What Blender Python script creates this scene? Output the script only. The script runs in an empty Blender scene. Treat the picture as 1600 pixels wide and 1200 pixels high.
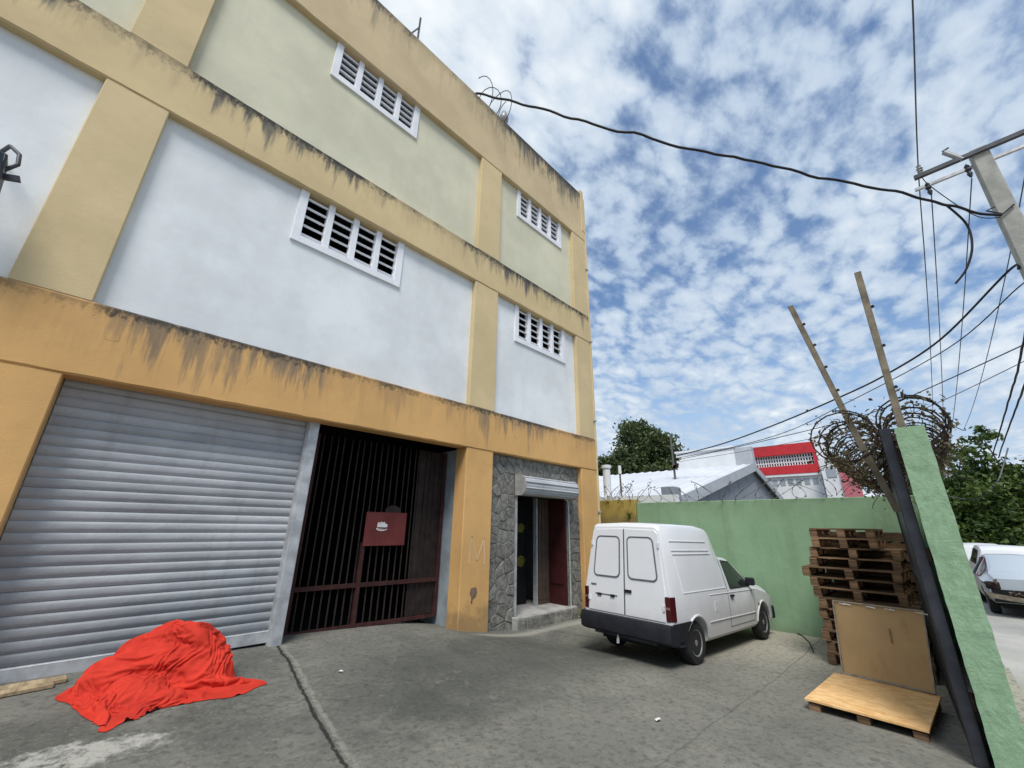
import bpy, bmesh, math, random
from mathutils import Vector, Matrix, noise
R_ = math.radians
random.seed(7)
sc = bpy.context.scene
COL = sc.collection
ZC = 1.85                                   # eye height above the low end of the yard

# ------------------------------------------------------------------ camera
CX = Vector((0.700, -0.246, -0.671)); CY = Vector((-0.714, -0.220, -0.664)); CZ = Vector((0.016, 0.944, -0.330))
def _orth():
    z = CZ.normalized(); x = (CX - z*CX.dot(z)).normalized(); y = z.cross(x)
    return Matrix((x, y, z))
RW = _orth()
F = 633.0
cd = bpy.data.cameras.new('camera'); cam = bpy.data.objects.new('camera', cd); COL.objects.link(cam)
cd.sensor_fit = 'HORIZONTAL'; cd.sensor_width = 36; cd.lens = 36*F/1600; cd.clip_start = .05; cd.clip_end = 3000
cam.matrix_world = Matrix.Translation((0, 0, ZC)) @ RW.to_4x4()
sc.camera = cam

def ray(x, y):
    return (RW @ Vector((x-800, -(y-600), -F))).normalized()
def onX(x, y, D):
    r = ray(x, y); return r*(D/r.x) + Vector((0, 0, ZC))
def onY(x, y, D):
    r = ray(x, y); return r*(D/r.y) + Vector((0, 0, ZC))
def onZ(x, y, z):
    r = ray(x, y); return r*((z-ZC)/r.z) + Vector((0, 0, ZC))

# ------------------------------------------------------------------ light
SUN_DIR = Vector((-0.42, -0.34, 0.84)).normalized()      # towards the sun
SUN_EL = math.asin(SUN_DIR.z)
sd = bpy.data.lights.new('sun', 'SUN'); sd.energy = 2.8; sd.angle = R_(20); sd.color = (1, .965, .91)
so = bpy.data.objects.new('sun', sd); COL.objects.link(so)
so.rotation_euler = SUN_DIR.to_track_quat('Z', 'Y').to_euler()
so.location = (0, 0, 30)

w = bpy.data.worlds.new('World'); sc.world = w; w.use_nodes = True
def world():
    nt = w.node_tree; nt.nodes.clear()
    N = nt.nodes.new; L = nt.links.new
    out = N('ShaderNodeOutputWorld'); bg = N('ShaderNodeBackground'); L(bg.outputs[0], out.inputs[0])
    bg.inputs['Strength'].default_value = 0.1
    sky = N('ShaderNodeTexSky'); sky.sky_type = 'NISHITA'; sky.sun_disc = False
    sky.sun_elevation = SUN_EL; sky.sun_rotation = math.atan2(SUN_DIR.x, SUN_DIR.y)
    sky.air_density = 1.0; sky.dust_density = 0.6; sky.ozone_density = 2.0
    tc = N('ShaderNodeTexCoord'); sep = N('ShaderNodeSeparateXYZ'); L(tc.outputs['Generated'], sep.inputs[0])
    def m(op, a, b=None, clamp=False):
        n = N('ShaderNodeMath'); n.operation = op; n.use_clamp = clamp
        for i, v in enumerate((a, b)):
            if v is None: continue
            if isinstance(v, (int, float)): n.inputs[i].default_value = v
            else: L(v, n.inputs[i])
        return n.outputs[0]
    zz = m('ADD', m('MAXIMUM', sep.outputs[2], 0.0), 0.20)
    u = m('DIVIDE', sep.outputs[0], zz); v = m('DIVIDE', sep.outputs[1], zz)
    cmb = N('ShaderNodeCombineXYZ'); L(u, cmb.inputs[0]); L(v, cmb.inputs[1])
    def nz(scale, detail, rough, dist, off=0, sx=1, sy=1, rot=0.0):
        mp = N('ShaderNodeMapping'); mp.inputs['Scale'].default_value = (sx, sy, 1); mp.inputs['Rotation'].default_value = (0, 0, rot)
        mp.inputs['Location'].default_value = (off, off*.7, 0); L(cmb.outputs[0], mp.inputs[0])
        n = N('ShaderNodeTexNoise'); n.inputs['Scale'].default_value = scale; n.inputs['Detail'].default_value = detail
        n.inputs['Roughness'].default_value = rough; n.inputs['Distortion'].default_value = dist
        L(mp.outputs[0], n.inputs[0]); return n.outputs['Fac']
    def ramp(x, lo, hi):
        n = N('ShaderNodeMapRange'); n.interpolation_type = 'SMOOTHSTEP'
        n.inputs['From Min'].default_value = lo; n.inputs['From Max'].default_value = hi; L(x, n.inputs['Value']); return n.outputs[0]
    big = nz(1.15, 4, .5, .3, 17.7)
    small = nz(7.5, 8, .58, .12, 1.7, 1, 1.5, .5)
    fine = nz(20, 7, .60, .15, 5.2, 1, 1.5, .5)
    # puffs: cells of altocumulus, their outlines broken up by noise
    wv = N('ShaderNodeTexNoise'); wv.inputs['Scale'].default_value = 7; wv.inputs['Detail'].default_value = 5; L(cmb.outputs[0], wv.inputs[0])
    wm = N('ShaderNodeVectorMath'); wm.operation = 'MULTIPLY_ADD'; wm.inputs[1].default_value = (.22, .22, 0); L(wv.outputs['Color'], wm.inputs[0]); L(cmb.outputs[0], wm.inputs[2])
    mpv = N('ShaderNodeMapping'); mpv.inputs['Scale'].default_value = (1, 1.6, 1); mpv.inputs['Rotation'].default_value = (0, 0, .5); L(wm.outputs[0], mpv.inputs[0])
    vo = N('ShaderNodeTexVoronoi'); vo.feature = 'SMOOTH_F1'; vo.inputs['Scale'].default_value = 10; vo.inputs['Smoothness'].default_value = .35; L(mpv.outputs[0], vo.inputs['Vector'])
    puff = m('SUBTRACT', 1.0, m('MULTIPLY', vo.outputs['Distance'], 1.05))
    s = m('ADD', m('ADD', m('MULTIPLY', small, .42), m('MULTIPLY', fine, .26)), m('MULTIPLY', puff, .30))
    d = m('ADD', s, m('MULTIPLY', m('SUBTRACT', big, .42), .55))
    cov = ramp(d, .345, .57)
    thick = ramp(m('ADD', m('MULTIPLY', big, .75), m('MULTIPLY', s, .60)), .60, .96)
    cc = N('ShaderNodeMixRGB'); cc.inputs[1].default_value = (4.3, 5.3, 6.6, 1); cc.inputs[2].default_value = (8.1, 8.5, 8.7, 1)
    L(thick, cc.inputs[0])
    haze = ramp(sep.outputs[2], .02, .45)
    sk = N('ShaderNodeMixRGB'); sk.inputs[1].default_value = (4.4, 5.6, 7.0, 1); L(haze, sk.inputs[0]); 
    skm = N('ShaderNodeMixRGB'); skm.blend_type = 'MULTIPLY'; skm.inputs[0].default_value = 1; skm.inputs[2].default_value = (.85, 1.1, 1.3, 1)
    L(sky.outputs[0], skm.inputs[1]); L(skm.outputs[0], sk.inputs[2])
    covs = m('ADD', m('MULTIPLY', cov, .82), .13)
    mix = N('ShaderNodeMixRGB'); L(covs, mix.inputs[0]); L(sk.outputs[0], mix.inputs[1]); L(cc.outputs[0], mix.inputs[2])
    L(mix.outputs[0], bg.inputs[0])
world()
vs = sc.view_settings
vs.view_transform = 'Standard'; vs.look = 'None'; vs.gamma = 1; vs.use_curve_mapping = False; vs.exposure = 0.27

# ------------------------------------------------------------------ materials
MATS = {}
class NT:
    def __init__(s, name):
        s.m = bpy.data.materials.new(name); s.m.use_nodes = True; s.nt = s.m.node_tree
        s.b = s.nt.nodes['Principled BSDF']
    def N(s, t): return s.nt.nodes.new(t)
    def L(s, a, b): s.nt.links.new(a, b)
    def math(s, op, a, b=None, clamp=False):
        n = s.N('ShaderNodeMath'); n.operation = op; n.use_clamp = clamp
        for i, v in enumerate((a, b)):
            if v is None: continue
            if isinstance(v, (int, float)): n.inputs[i].default_value = v
            else: s.L(v, n.inputs[i])
        return n.outputs[0]
    def pos(s, world=True):
        if world: return s.N('ShaderNodeNewGeometry').outputs['Position']
        return s.N('ShaderNodeTexCoord').outputs['Object']
    def noise(s, scale, detail=4, rough=.55, sc3=(1, 1, 1), dist=0, world=True, off=(0, 0, 0)):
        mp = s.N('ShaderNodeMapping'); mp.inputs['Scale'].default_value = sc3; mp.inputs['Location'].default_value = off; s.L(s.pos(world), mp.inputs[0])
        n = s.N('ShaderNodeTexNoise'); n.inputs['Scale'].default_value = scale; n.inputs['Detail'].default_value = detail
        n.inputs['Roughness'].default_value = rough; n.inputs['Distortion'].default_value = dist
        s.L(mp.outputs[0], n.inputs[0]); return n.outputs['Fac']
    def rng(s, x, lo, hi, a=0, b=1, smooth=True):
        n = s.N('ShaderNodeMapRange'); n.interpolation_type = 'SMOOTHSTEP' if smooth else 'LINEAR'
        for k, v in (('From Min', lo), ('From Max', hi), ('To Min', a), ('To Max', b)): n.inputs[k].default_value = v
        s.L(x, n.inputs['Value']); return n.outputs[0]
    def mix(s, f, a, b, mode='MIX'):
        n = s.N('ShaderNodeMixRGB'); n.blend_type = mode
        for i, v in enumerate((f, a, b)):
            if isinstance(v, (int, float)): n.inputs[i].default_value = v
            elif isinstance(v, tuple): n.inputs[i].default_value = (*v[:3], 1)
            else: s.L(v, n.inputs[i])
        return n.outputs[0]
    def bump(s, h, strength=.3, dist=.01):
        n = s.N('ShaderNodeBump'); n.inputs['Strength'].default_value = strength; n.inputs['Distance'].default_value = dist
        s.L(h, n.inputs['Height']); s.L(n.outputs[0], s.b.inputs['Normal'])
    def fin(s, col=None, rough=.8, metal=0, spec=.3):
        if col is not None:
            if isinstance(col, tuple): s.b.inputs['Base Color'].default_value = (*col[:3], 1)
            else: s.L(col, s.b.inputs['Base Color'])
        if isinstance(rough, (int, float)): s.b.inputs['Roughness'].default_value = rough
        else: s.L(rough, s.b.inputs['Roughness'])
        s.b.inputs['Metallic'].default_value = metal; s.b.inputs['Specular IOR Level'].default_value = spec
        return s.m
def scl(c, k): return tuple(min(1, v*k) for v in c)

def mat_plain(name, c, rough=.8, metal=0, var=.12, sc_=3, bump=.15, spec=.3, world=True, rnd=0.0):
    t = NT(name)
    n = t.noise(sc_, 5, .6, world=world)
    col = t.mix(t.rng(n, .3, .7), scl(c, 1-var), scl(c, 1+var))
    if rnd:
        oi = t.N('ShaderNodeObjectInfo')
        col = t.mix(1.0, col, t.mix(oi.outputs['Random'], (1-rnd,)*3, (1+rnd,)*3), 'MULTIPLY')
    if bump: t.bump(t.noise(sc_*9, 3, world=world), bump, .01)
    return t.fin(col, rough, metal, spec)

def mat_stucco(name, c, ztop=None, length=.5, amount=.6, dirty=(.05, .047, .042), bump=.25, right=0.0, low=None, cracks=0.0, smudge=0.0, ew=.15):
    """painted render with drip stains that start at the ledge at height ztop"""
    t = NT(name)
    n1 = t.noise(.9, 5, .6); n2 = t.noise(5, 6, .65)
    col = t.mix(t.rng(n1, .3, .7), scl(c, .90), scl(c, 1.07))
    col = t.mix(t.math('MULTIPLY', t.rng(n2, .5, .75), .12), col, scl(c, .6))
    # faint vertical rain marks
    rain = t.rng(t.noise(4, 4, .6, (1, 1, .07)), .5, .8)
    col = t.mix(t.math('MULTIPLY', rain, .10), col, scl(c, .55))
    if ztop is not None:
        sp = t.N('ShaderNodeSeparateXYZ'); t.L(t.pos(), sp.inputs[0])
        dz = t.math('SUBTRACT', ztop, sp.outputs[2])
        big = t.noise(.9, 4, .55, (1, 1, .05), off=(4.3, 0, 0))
        pat = t.rng(big, .43, .62)
        if right:
            pat = t.math('MAXIMUM', pat, t.rng(sp.outputs[0], right-1.2, right+.3))
        streak = t.noise(7, 5, .62, (1, 1, .10), .15)
        g = t.rng(dz, 0, length, 1, 0, False)
        v = t.math('ADD', streak, t.math('MULTIPLY', g, .32))
        drip = t.math('MULTIPLY', t.rng(v, .62, .82), t.math('ADD', t.math('MULTIPLY', pat, .85), .15))
        if right:
            bl = t.math('MULTIPLY', t.rng(t.noise(1.7, 6, .68, (1, 1, .45), .3), .44, .62), t.rng(sp.outputs[0], right-.2, right+1.2))
            bl = t.math('MULTIPLY', bl, t.rng(dz, .1, 1.7, 1, 0))
            col = t.mix(t.math('MULTIPLY', bl, .7), col, (.15, .135, .095))
        gr = t.noise(16, 5, .7, (1, 1, .6))
        edge = t.rng(t.math('ADD', dz, t.math('MULTIPLY', t.math('SUBTRACT', gr, .5), .42+ew)), .015, ew, 1, 0)
        edge = t.math('MULTIPLY', edge, t.math('ADD', t.math('MULTIPLY', t.rng(big, .34, .54), .8), .2))
        col = t.mix(t.math('MULTIPLY', drip, amount), col, scl(dirty, 2.6))
        col = t.mix(t.math('MULTIPLY', edge, min(1, amount*1.25)), col, dirty)
    if low is not None:
        sp2 = t.N('ShaderNodeSeparateXYZ'); t.L(t.pos(), sp2.inputs[0])
        gr2 = t.noise(3.5, 5, .65)
        lo = t.rng(t.math('ADD', sp2.outputs[2], t.math('MULTIPLY', t.math('SUBTRACT', gr2, .5), .9)), low, low+.45, 1, 0)
        col = t.mix(t.math('MULTIPLY', lo, .5), col, (.10, .085, .06))
    if smudge:
        sm_ = t.math('MULTIPLY', t.rng(t.noise(.55, 5, .6, (1, 1, .5), .3, off=(2, 0, 1)), .52, .74), t.rng(t.noise(3.0, 5, .65), .35, .7))
        col = t.mix(t.math('MULTIPLY', sm_, smudge), col, (.30, .31, .32))
    if cracks:
        vo = t.N('ShaderNodeTexVoronoi'); vo.feature = 'DISTANCE_TO_EDGE'; vo.inputs['Scale'].default_value = .45
        dn = t.N('ShaderNodeTexNoise'); dn.inputs['Scale'].default_value = 2.5; t.L(t.pos(), dn.inputs[0])
        ad = t.N('ShaderNodeVectorMath'); ad.operation = 'ADD'; t.L(t.pos(), ad.inputs[0]); t.L(dn.outputs['Color'], ad.inputs[1]); t.L(ad.outputs[0], vo.inputs['Vector'])
        ck = t.math('MULTIPLY', t.rng(vo.outputs['Distance'], 0, .006, 1, 0), t.rng(t.noise(1.3, 2), .52, .62))
        col = t.mix(t.math('MULTIPLY', ck, cracks), col, scl(c, .35))
    t.bump(t.math('ADD', t.noise(60, 3), t.math('MULTIPLY', t.noise(6, 4), 1.5)), bump, .008)
    return t.fin(col, .85, 0, .25)

M = MATS
def materials():
    M['orange'] = mat_stucco('orange_paint', (.655, .385, .150), 4.09, .85, .74, cracks=.6)
    M['orange_pillar'] = mat_stucco('orange_pillar_paint', (.655, .385, .150), None, low=.2, cracks=.4)
    M['beige'] = mat_stucco('beige_paint', (.635, .495, .275), 7.81, .70, 1.0, ew=.21)
    M['beige_pillar'] = mat_stucco('beige_pillar_paint', (.635, .50, .285), None)
    M['parapet'] = mat_stucco('parapet_paint', (.60, .47, .285), 12.43, 1.2, 1.0, ew=.34, right=5.9)
    M['white_wall'] = mat_stucco('white_wall_paint', (.77, .79, .795), None, bump=.18, smudge=.22)
    M['cream_wall'] = mat_stucco('cream_wall_paint', (.65, .62, .465), None, bump=.18, smudge=.18)
    M['white_frame'] = mat_plain('white_frame_paint', (.78, .79, .82), .6, var=.06, bump=.1)
    M['dark'] = mat_plain('dark_interior', (.010, .010, .011), .95)  # near-black colour standing in for the shade indoors
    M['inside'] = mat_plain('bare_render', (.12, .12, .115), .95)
    M['grey_paint'] = mat_plain('grey_blue_paint', (.27, .31, .33), .8, var=.2, sc_=2)
    M['concrete'] = mat_plain('raw_concrete', (.33, .32, .30), .9, var=.25, sc_=4, bump=.4)
    # galvanised roller shutter
    t = NT('shutter_steel'); n = t.noise(1.2, 5, .6, (1, 1, 2.0)); n2 = t.noise(25, 4, .7, (1, 1, 4))
    oi = t.N('ShaderNodeObjectInfo')
    col = t.mix(t.rng(n, .3, .7), (.36, .37, .385), (.47, .48, .49))
    col = t.mix(1, col, t.mix(oi.outputs['Random'], (.86, .86, .86), (1.10, 1.10, 1.10)), 'MULTIPLY')
    col = t.mix(t.math('MULTIPLY', t.rng(n2, .52, .75), .45), col, (.20, .21, .22))
    run = t.rng(t.noise(5, 5, .65, (1, 1, .12)), .55, .75)
    col = t.mix(t.math('MULTIPLY', run, .30), col, (.24, .21, .18))
    scr = t.rng(t.noise(30, 3, .6, (.12, 1, 1.6)), .66, .74)
    col = t.mix(t.math('MULTIPLY', scr, .5), col, (.66, .67, .68))
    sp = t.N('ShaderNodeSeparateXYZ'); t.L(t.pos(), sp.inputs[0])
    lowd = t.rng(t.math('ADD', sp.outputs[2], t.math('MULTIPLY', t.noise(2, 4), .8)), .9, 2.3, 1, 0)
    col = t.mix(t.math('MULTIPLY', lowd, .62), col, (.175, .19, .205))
    t.bump(t.noise(3.5, 4, .6), .5, .03)
    M['shutter'] = t.fin(col, .6, .0, .35)
    M['galv'] = mat_plain('galvanised_steel', (.48, .49, .50), .5, .4, .2, 6, .1, .4)
    M['rust_red'] = mat_plain('red_oxide_paint', (.052, .018, .016), .7, .05, .3, 6)
    M['gate_bar'] = mat_plain('dark_gate_paint', (.032, .023, .021), .7, .1, .3, 6)
    M['sign_red'] = mat_plain('sign_red_paint', (.15, .032, .030), .6, 0, .15, 4, .1)
    M['white_print'] = mat_plain('white_print', (.75, .74, .70), .7, bump=0)
    M['chalk'] = mat_plain('chalk_mark', (.64, .47, .28), .9, bump=0)
    M['black_mark'] = mat_plain('scuffed_paint', (.20, .13, .09), .9, bump=0, var=.4, sc_=30)
    t = NT('field_stone'); oi = t.N('ShaderNodeObjectInfo')
    col = t.mix(t.rng(t.noise(9, 6, .65), .3, .7), (.12, .118, .108), (.27, .262, .238))
    col = t.mix(1, col, t.mix(oi.outputs['Random'], (.85, .85, .84), (1.15, 1.14, 1.11)), 'MULTIPLY')
    t.bump(t.noise(22, 6, .7), .8, .02); M['stone'] = t.fin(col, .92)
    M['mortar'] = mat_plain('mortar', (.19, .186, .172), .95, var=.25, sc_=8, bump=.5)
    M['red_panel'] = mat_plain('red_door_panel', (.045, .009, .008), .6, 0, .25, 4)
    M['brown_panel'] = mat_plain('brown_door_panel', (.085, .062, .048), .7, 0, .2, 3)
    M['sticker'] = mat_plain('yellow_sticker', (.15, .13, .02), .6, bump=0, var=.35, sc_=25)
    # yard concrete
    t = NT('yard_concrete')
    a = t.noise(.45, 5, .6); b = t.noise(2.2, 6, .65); c = t.noise(38, 5, .75); d2 = t.noise(9, 5, .7, dist=.4)
    col = t.mix(t.rng(a, .32, .66), (.082, .085, .080), (.185, .183, .168))
    col = t.mix(t.math('MULTIPLY', t.rng(b, .45, .72), .55), col, (.215, .21, .19))
    col = t.mix(t.math('MULTIPLY', t.rng(d2, .52, .70), .55), col, (.066, .067, .063))
    col = t.mix(t.math('MULTIPLY', t.rng(c, .5, .75), .5), col, (.30, .295, .27))
    sp = t.N('ShaderNodeSeparateXYZ'); t.L(t.pos(), sp.inputs[0])
    X_, Y_ = sp.outputs[0], sp.outputs[1]
    wob = t.math('MULTIPLY', t.math('SUBTRACT', t.noise(2.3, 5, .65), .5), .22)
    wob2 = t.math('MULTIPLY', t.math('SUBTRACT', t.noise(14, 4, .65), .5), .05)
    # sunlit ground, its light painted in as a paler tone, towards the back wall
    pale = t.rng(t.math('ADD', t.math('SUBTRACT', X_, t.math('MULTIPLY', Y_, .25)), t.math('MULTIPLY', wob, 5)), 5.6, 8.2)
    col = t.mix(t.math('MULTIPLY', pale, .8), col, (.44, .415, .345))
    # soft shade of the building painted in, a dark lane in front of the gate
    shadow = t.math('MULTIPLY', t.rng(t.math('ABSOLUTE', t.math('SUBTRACT', t.math('ADD', Y_, t.math('MULTIPLY', wob, 2.5)), 4.35)), .35, 1.5, 1, 0),
                  t.rng(X_, 1.6, 3.0))
    shadow = t.math('MULTIPLY', shadow, t.rng(X_, 5.2, 7.2, 1, 0))
    col = t.mix(t.math('MULTIPLY', shadow, .6), col, (.058, .062, .058))
    # spilt cement by the tarpaulin
    sx = t.math('SUBTRACT', X_, .36); sy = t.math('SUBTRACT', Y_, 4.32)
    rr = t.math('ADD', t.math('POWER', t.math('ADD', sx, t.math('MULTIPLY', sy, .55)), 2), t.math('MULTIPLY', t.math('POWER', sy, 2), 6.5))
    sp_ = t.rng(t.math('ADD', rr, t.math('MULTIPLY', t.math('SUBTRACT', d2, .5), 1.3)), .0, .30, 1, 0)
    col = t.mix(t.math('MULTIPLY', sp_, .8), col, (.42, .42, .40))
    # slab joints and cracks
    def line(expr, w_, colr, k):
        nonlocal col
        e = t.rng(t.math('ABSOLUTE', t.math('ADD', expr, t.math('ADD', t.math('MULTIPLY', wob, .35), wob2))), w_*.3, w_, 1, 0)
        col = t.mix(t.math('MULTIPLY', e, k), col, colr); return e
    j0 = t.math('SUBTRACT', X_, t.math('ADD', t.math('MULTIPLY', Y_, .16), 1.17))
    e0 = line(j0, .022, (.018, .018, .017), .95)
    line(t.math('SUBTRACT', j0, .06), .03, (.27, .265, .245), .55)
    j1 = t.math('SUBTRACT', X_, t.math('ADD', t.math('MULTIPLY', Y_, -.08), 7.3))
    e1 = line(j1, .018, (.03, .03, .028), .7)
    j2 = t.math('SUBTRACT', Y_, t.math('ADD', t.math('MULTIPLY', X_, .02), 1.75))
    e2 = line(j2, .014, (.03, .03, .028), .6)
    vo = t.N('ShaderNodeTexVoronoi'); vo.feature = 'DISTANCE_TO_EDGE'; vo.inputs['Scale'].default_value = .55
    dn = t.N('ShaderNodeTexNoise'); dn.inputs['Scale'].default_value = 1.6; dn.inputs['Detail'].default_value = 6; t.L(t.pos(), dn.inputs[0])
    ad = t.N('ShaderNodeVectorMath'); ad.operation = 'ADD'; t.L(t.pos(), ad.inputs[0]); t.L(dn.outputs['Color'], ad.inputs[1]); t.L(ad.outputs[0], vo.inputs['Vector'])
    ck = t.math('MULTIPLY', t.rng(vo.outputs['Distance'], 0, .012, 1, 0), t.rng(t.noise(.7, 3), .45, .55))
    col = t.mix(t.math('MULTIPLY', ck, .4), col, (.04, .04, .038))
    fore = t.math('MULTIPLY', t.rng(t.math('ADD', Y_, t.math('MULTIPLY', wob, 3.0)), 2.7, 3.5, 1, 0), t.rng(X_, 1.4, 2.2))  # lit foreground outside the building's shade, painted in lighter
    col = t.mix(t.math('MULTIPLY', fore, .32), col, (.27, .26, .235))
    g3 = t.noise(17, 6, .72); g4 = t.noise(4.5, 6, .7, dist=.6)
    col = t.mix(t.math('MULTIPLY', t.rng(g3, .47, .66), .55), col, (.052, .053, .050))
    col = t.mix(t.math('MULTIPLY', t.rng(g4, .56, .74), .40), col, (.27, .262, .235))
    skirt = t.math('MULTIPLY', t.rng(t.math('ABSOLUTE', t.math('SUBTRACT', t.math('ADD', Y_, t.math('MULTIPLY', wob, .5)), 5.72)), .05, .17, 1, 0), t.rng(X_, 4.7, 5.4))
    col = t.mix(t.math('MULTIPLY', skirt, .6), col, (.34, .33, .295))
    h = t.math('ADD', t.math('MULTIPLY', c, .5), t.math('ADD', t.math('MULTIPLY', d2, .8), t.math('MULTIPLY', e0, -3)))
    t.bump(h, .55, .012)
    col = t.mix(1, col, (1.02, 1.01, .95), 'MULTIPLY')
    M['yard'] = t.fin(col, t.rng(b, .3, .7, .8, .95), 0, .25)
    t = NT('street_concrete')
    col = t.mix(t.rng(t.noise(.5, 6, .65), .3, .7), (.33, .32, .29), (.47, .45, .41))
    col = t.mix(t.math('MULTIPLY', t.rng(t.noise(20, 5), .5, .75), .3), col, (.2, .195, .18)); t.bump(t.noise(40, 4), .3, .01)
    M['street'] = t.fin(col, .9)
    M['earth'] = mat_plain('dry_earth', (.17, .15, .11), .95, var=.25, sc_=.6, bump=.4)
    M['kerb'] = mat_plain('kerb_concrete', (.30, .29, .27), .9, var=.2)
    # green walls
    t = NT('green_wall_paint')
    n = t.noise(.8, 5, .6); st = t.noise(3, 5, .6, (1, 1, .1))
    col = t.mix(t.rng(n, .3, .7), (.215, .345, .205), (.255, .395, .245))
    col = t.mix(t.math('MULTIPLY', t.rng(st, .48, .72), .38), col, (.15, .22, .12))
    pt = t.noise(1.4, 6, .7, (1, 1, .8), .4, off=(3, 1, 0)); col = t.mix(t.math('MULTIPLY', t.rng(pt, .53, .60), .22), col, (.30, .44, .30))
    sp = t.N('ShaderNodeSeparateXYZ'); t.L(t.pos(), sp.inputs[0])
    tp = t.rng(t.math('ADD', sp.outputs[2], t.math('MULTIPLY', t.noise(3, 5, .6, (1, 1, .3)), .8)), 2.3, 3.0)
    col = t.mix(t.math('MULTIPLY', tp, .35), col, (.17, .22, .13))  # shading along the wall top, put into the colour
    lo = t.rng(t.math('ADD', sp.outputs[2], t.math('MULTIPLY', t.noise(4, 5), .3)), .05, .35, 1, 0)
    col = t.mix(t.math('MULTIPLY', lo, .5), col, (.16, .19, .12))
    t.bump(t.math('ADD', t.noise(7, 4), t.noise(45, 3)), .3, .012)
    M['green'] = t.fin(col, .8)
    t = NT('green_rough_stucco'); n = t.noise(14, 6, .7, (1, 1, .7), .12)
    col = t.mix(t.rng(n, .3, .7), (.225, .35, .215), (.285, .43, .275)); t.bump(n, .6, .025); M['green_rough'] = t.fin(col, .8)
    M['ochre'] = mat_stucco('ochre_wall_paint', (.40, .29, .075), None, low=2.0)
    # metals, wires
    t = NT('black_gate_steel'); col = t.mix(t.rng(t.noise(4, 5, .6), .3, .7), (.018, .020, .026), (.045, .048, .058)); M['black_steel'] = t.fin(col, .5, .3, .4)
    M['rust'] = mat_plain('rusted_wire', (.036, .023, .018), .85, .2, .4, 9)
    M['iron'] = mat_plain('weathered_iron', (.20, .17, .125), .85, .1, .35, 7)
    M['wire'] = mat_plain('dull_wire', (.12, .115, .11), .7, .3, .2, 9)
    M['cable'] = mat_plain('black_cable', (.018, .018, .02), .7, 0, .2, 9, 0)
    M['thin_cable'] = mat_plain('grey_conductor', (.10, .105, .12), .6, .3, .1, 9, 0)
    M['pole'] = mat_plain('pole_concrete', (.36, .355, .32), .9, 0, .18, 3, .4)
    M['steel_dark'] = mat_plain('weathered_crossarm', (.10, .105, .115), .7, .3, .2, 4)
    M['porcelain'] = mat_plain('grey_porcelain', (.30, .30, .29), .35, 0, .1, 9, 0, .5)
    # timber
    def wood(name, c, rnd):
        t = NT(name); oi = t.N('ShaderNodeObjectInfo')
        g = t.noise(3, 6, .65, (9, 1, 9), .4, world=False); g2 = t.noise(2.5, 5, world=False)
        col = t.mix(t.rng(g, .3, .7), scl(c, .55), scl(c, 1.2))
        col = t.mix(t.math('MULTIPLY', t.rng(g2, .45, .7), .5), col, scl(c, .5))
        col = t.mix(1, col, t.mix(oi.outputs['Random'], (1-rnd,)*3, (1+rnd, 1+rnd*.95, 1+rnd*.85)), 'MULTIPLY')
        t.bump(g, .4, .006); return t.fin(col, .85)
    M['pallet'] = wood('pallet_timber', (.22, .138, .080), .45)
    M['old_plank'] = wood('old_plank', (.36, .28, .17), .2)
    t = NT('chipboard'); v = t.N('ShaderNodeTexVoronoi'); v.inputs['Scale'].default_value = 26; mp = t.N('ShaderNodeMapping'); mp.inputs['Scale'].default_value = (1, .45, 1); t.L(t.pos(False), mp.inputs[0]); t.L(mp.outputs[0], v.inputs['Vector'])
    sv = t.N('ShaderNodeSeparateColor'); t.L(v.outputs['Color'], sv.inputs[0])
    col = t.mix(sv.outputs[0], (.66, .38, .15), (.84, .56, .27)); col = t.mix(t.math('MULTIPLY', t.rng(t.noise(2, 5), .45, .7), .5), col, (.50, .29, .11)); M['chip'] = t.fin(col, .7)
    t = NT('brown_board'); col = t.mix(t.rng(t.noise(1.6, 5, .6), .3, .7), (.44, .29, .135), (.54, .365, .18))
    col = t.mix(t.math('MULTIPLY', t.rng(t.noise(7, 5, .7, (1, 1, .4)), .52, .72), .35), col, (.36, .22, .09)); M['board'] = t.fin(col, .75)
    M['board_edge'] = mat_plain('board_edge', (.34, .30, .24), .85, 0, .25, 12)
    t = NT('red_tarpaulin'); n = t.noise(5, 5, .6)
    col = t.mix(t.rng(n, .3, .7), (.47, .030, .017), (.60, .043, .023)); col = t.mix(t.math('MULTIPLY', t.rng(t.noise(2.2, 5), .52, .72), .45), col, (.36, .03, .022))
    t.bump(t.math('ADD', t.noise(10, 5, .6), t.math('MULTIPLY', t.noise(160, 2), .25)), .35, .02); M['tarp'] = t.fin(col, .8, 0, .2)
    # vehicles
    def carpaint(name, c, dirt=.35, z0=.2, z1=1.0, rough=.28):
        t = NT(name); n = t.noise(2.4, 5, .6)
        sp = t.N('ShaderNodeSeparateXYZ'); t.L(t.N('ShaderNodeTexCoord').outputs['Object'], sp.inputs[0])
        lo = t.rng(t.math('ADD', sp.outputs[2], t.math('MULTIPLY', t.math('SUBTRACT', t.noise(5, 6, .65), .5), .5)), z0, z1, 1, 0)
        col = t.mix(t.math('MULTIPLY', lo, dirt), scl(c, 1), (.30, .27, .22))
        col = t.mix(t.math('MULTIPLY', t.rng(n, .45, .75), .14), col, scl(c, .72))
        t.b.inputs['Coat Weight'].default_value = .25; t.b.inputs['Coat Roughness'].default_value = .15
        return t.fin(col, t.math('ADD', t.math('MULTIPLY', lo, .3), rough), 0, .4)
    M['van_white'] = carpaint('van_white_paint', (.72, .73, .75), .55, .15, .95)
    M['silver'] = carpaint('silver_paint', (.42, .47, .52), .2)
    M['car_white'] = carpaint('white_car_paint', (.80, .81, .82), .15)
    M['plastic'] = mat_plain('black_bumper_plastic', (.013, .014, .019), .6, 0, .25, 6, .15)
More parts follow.
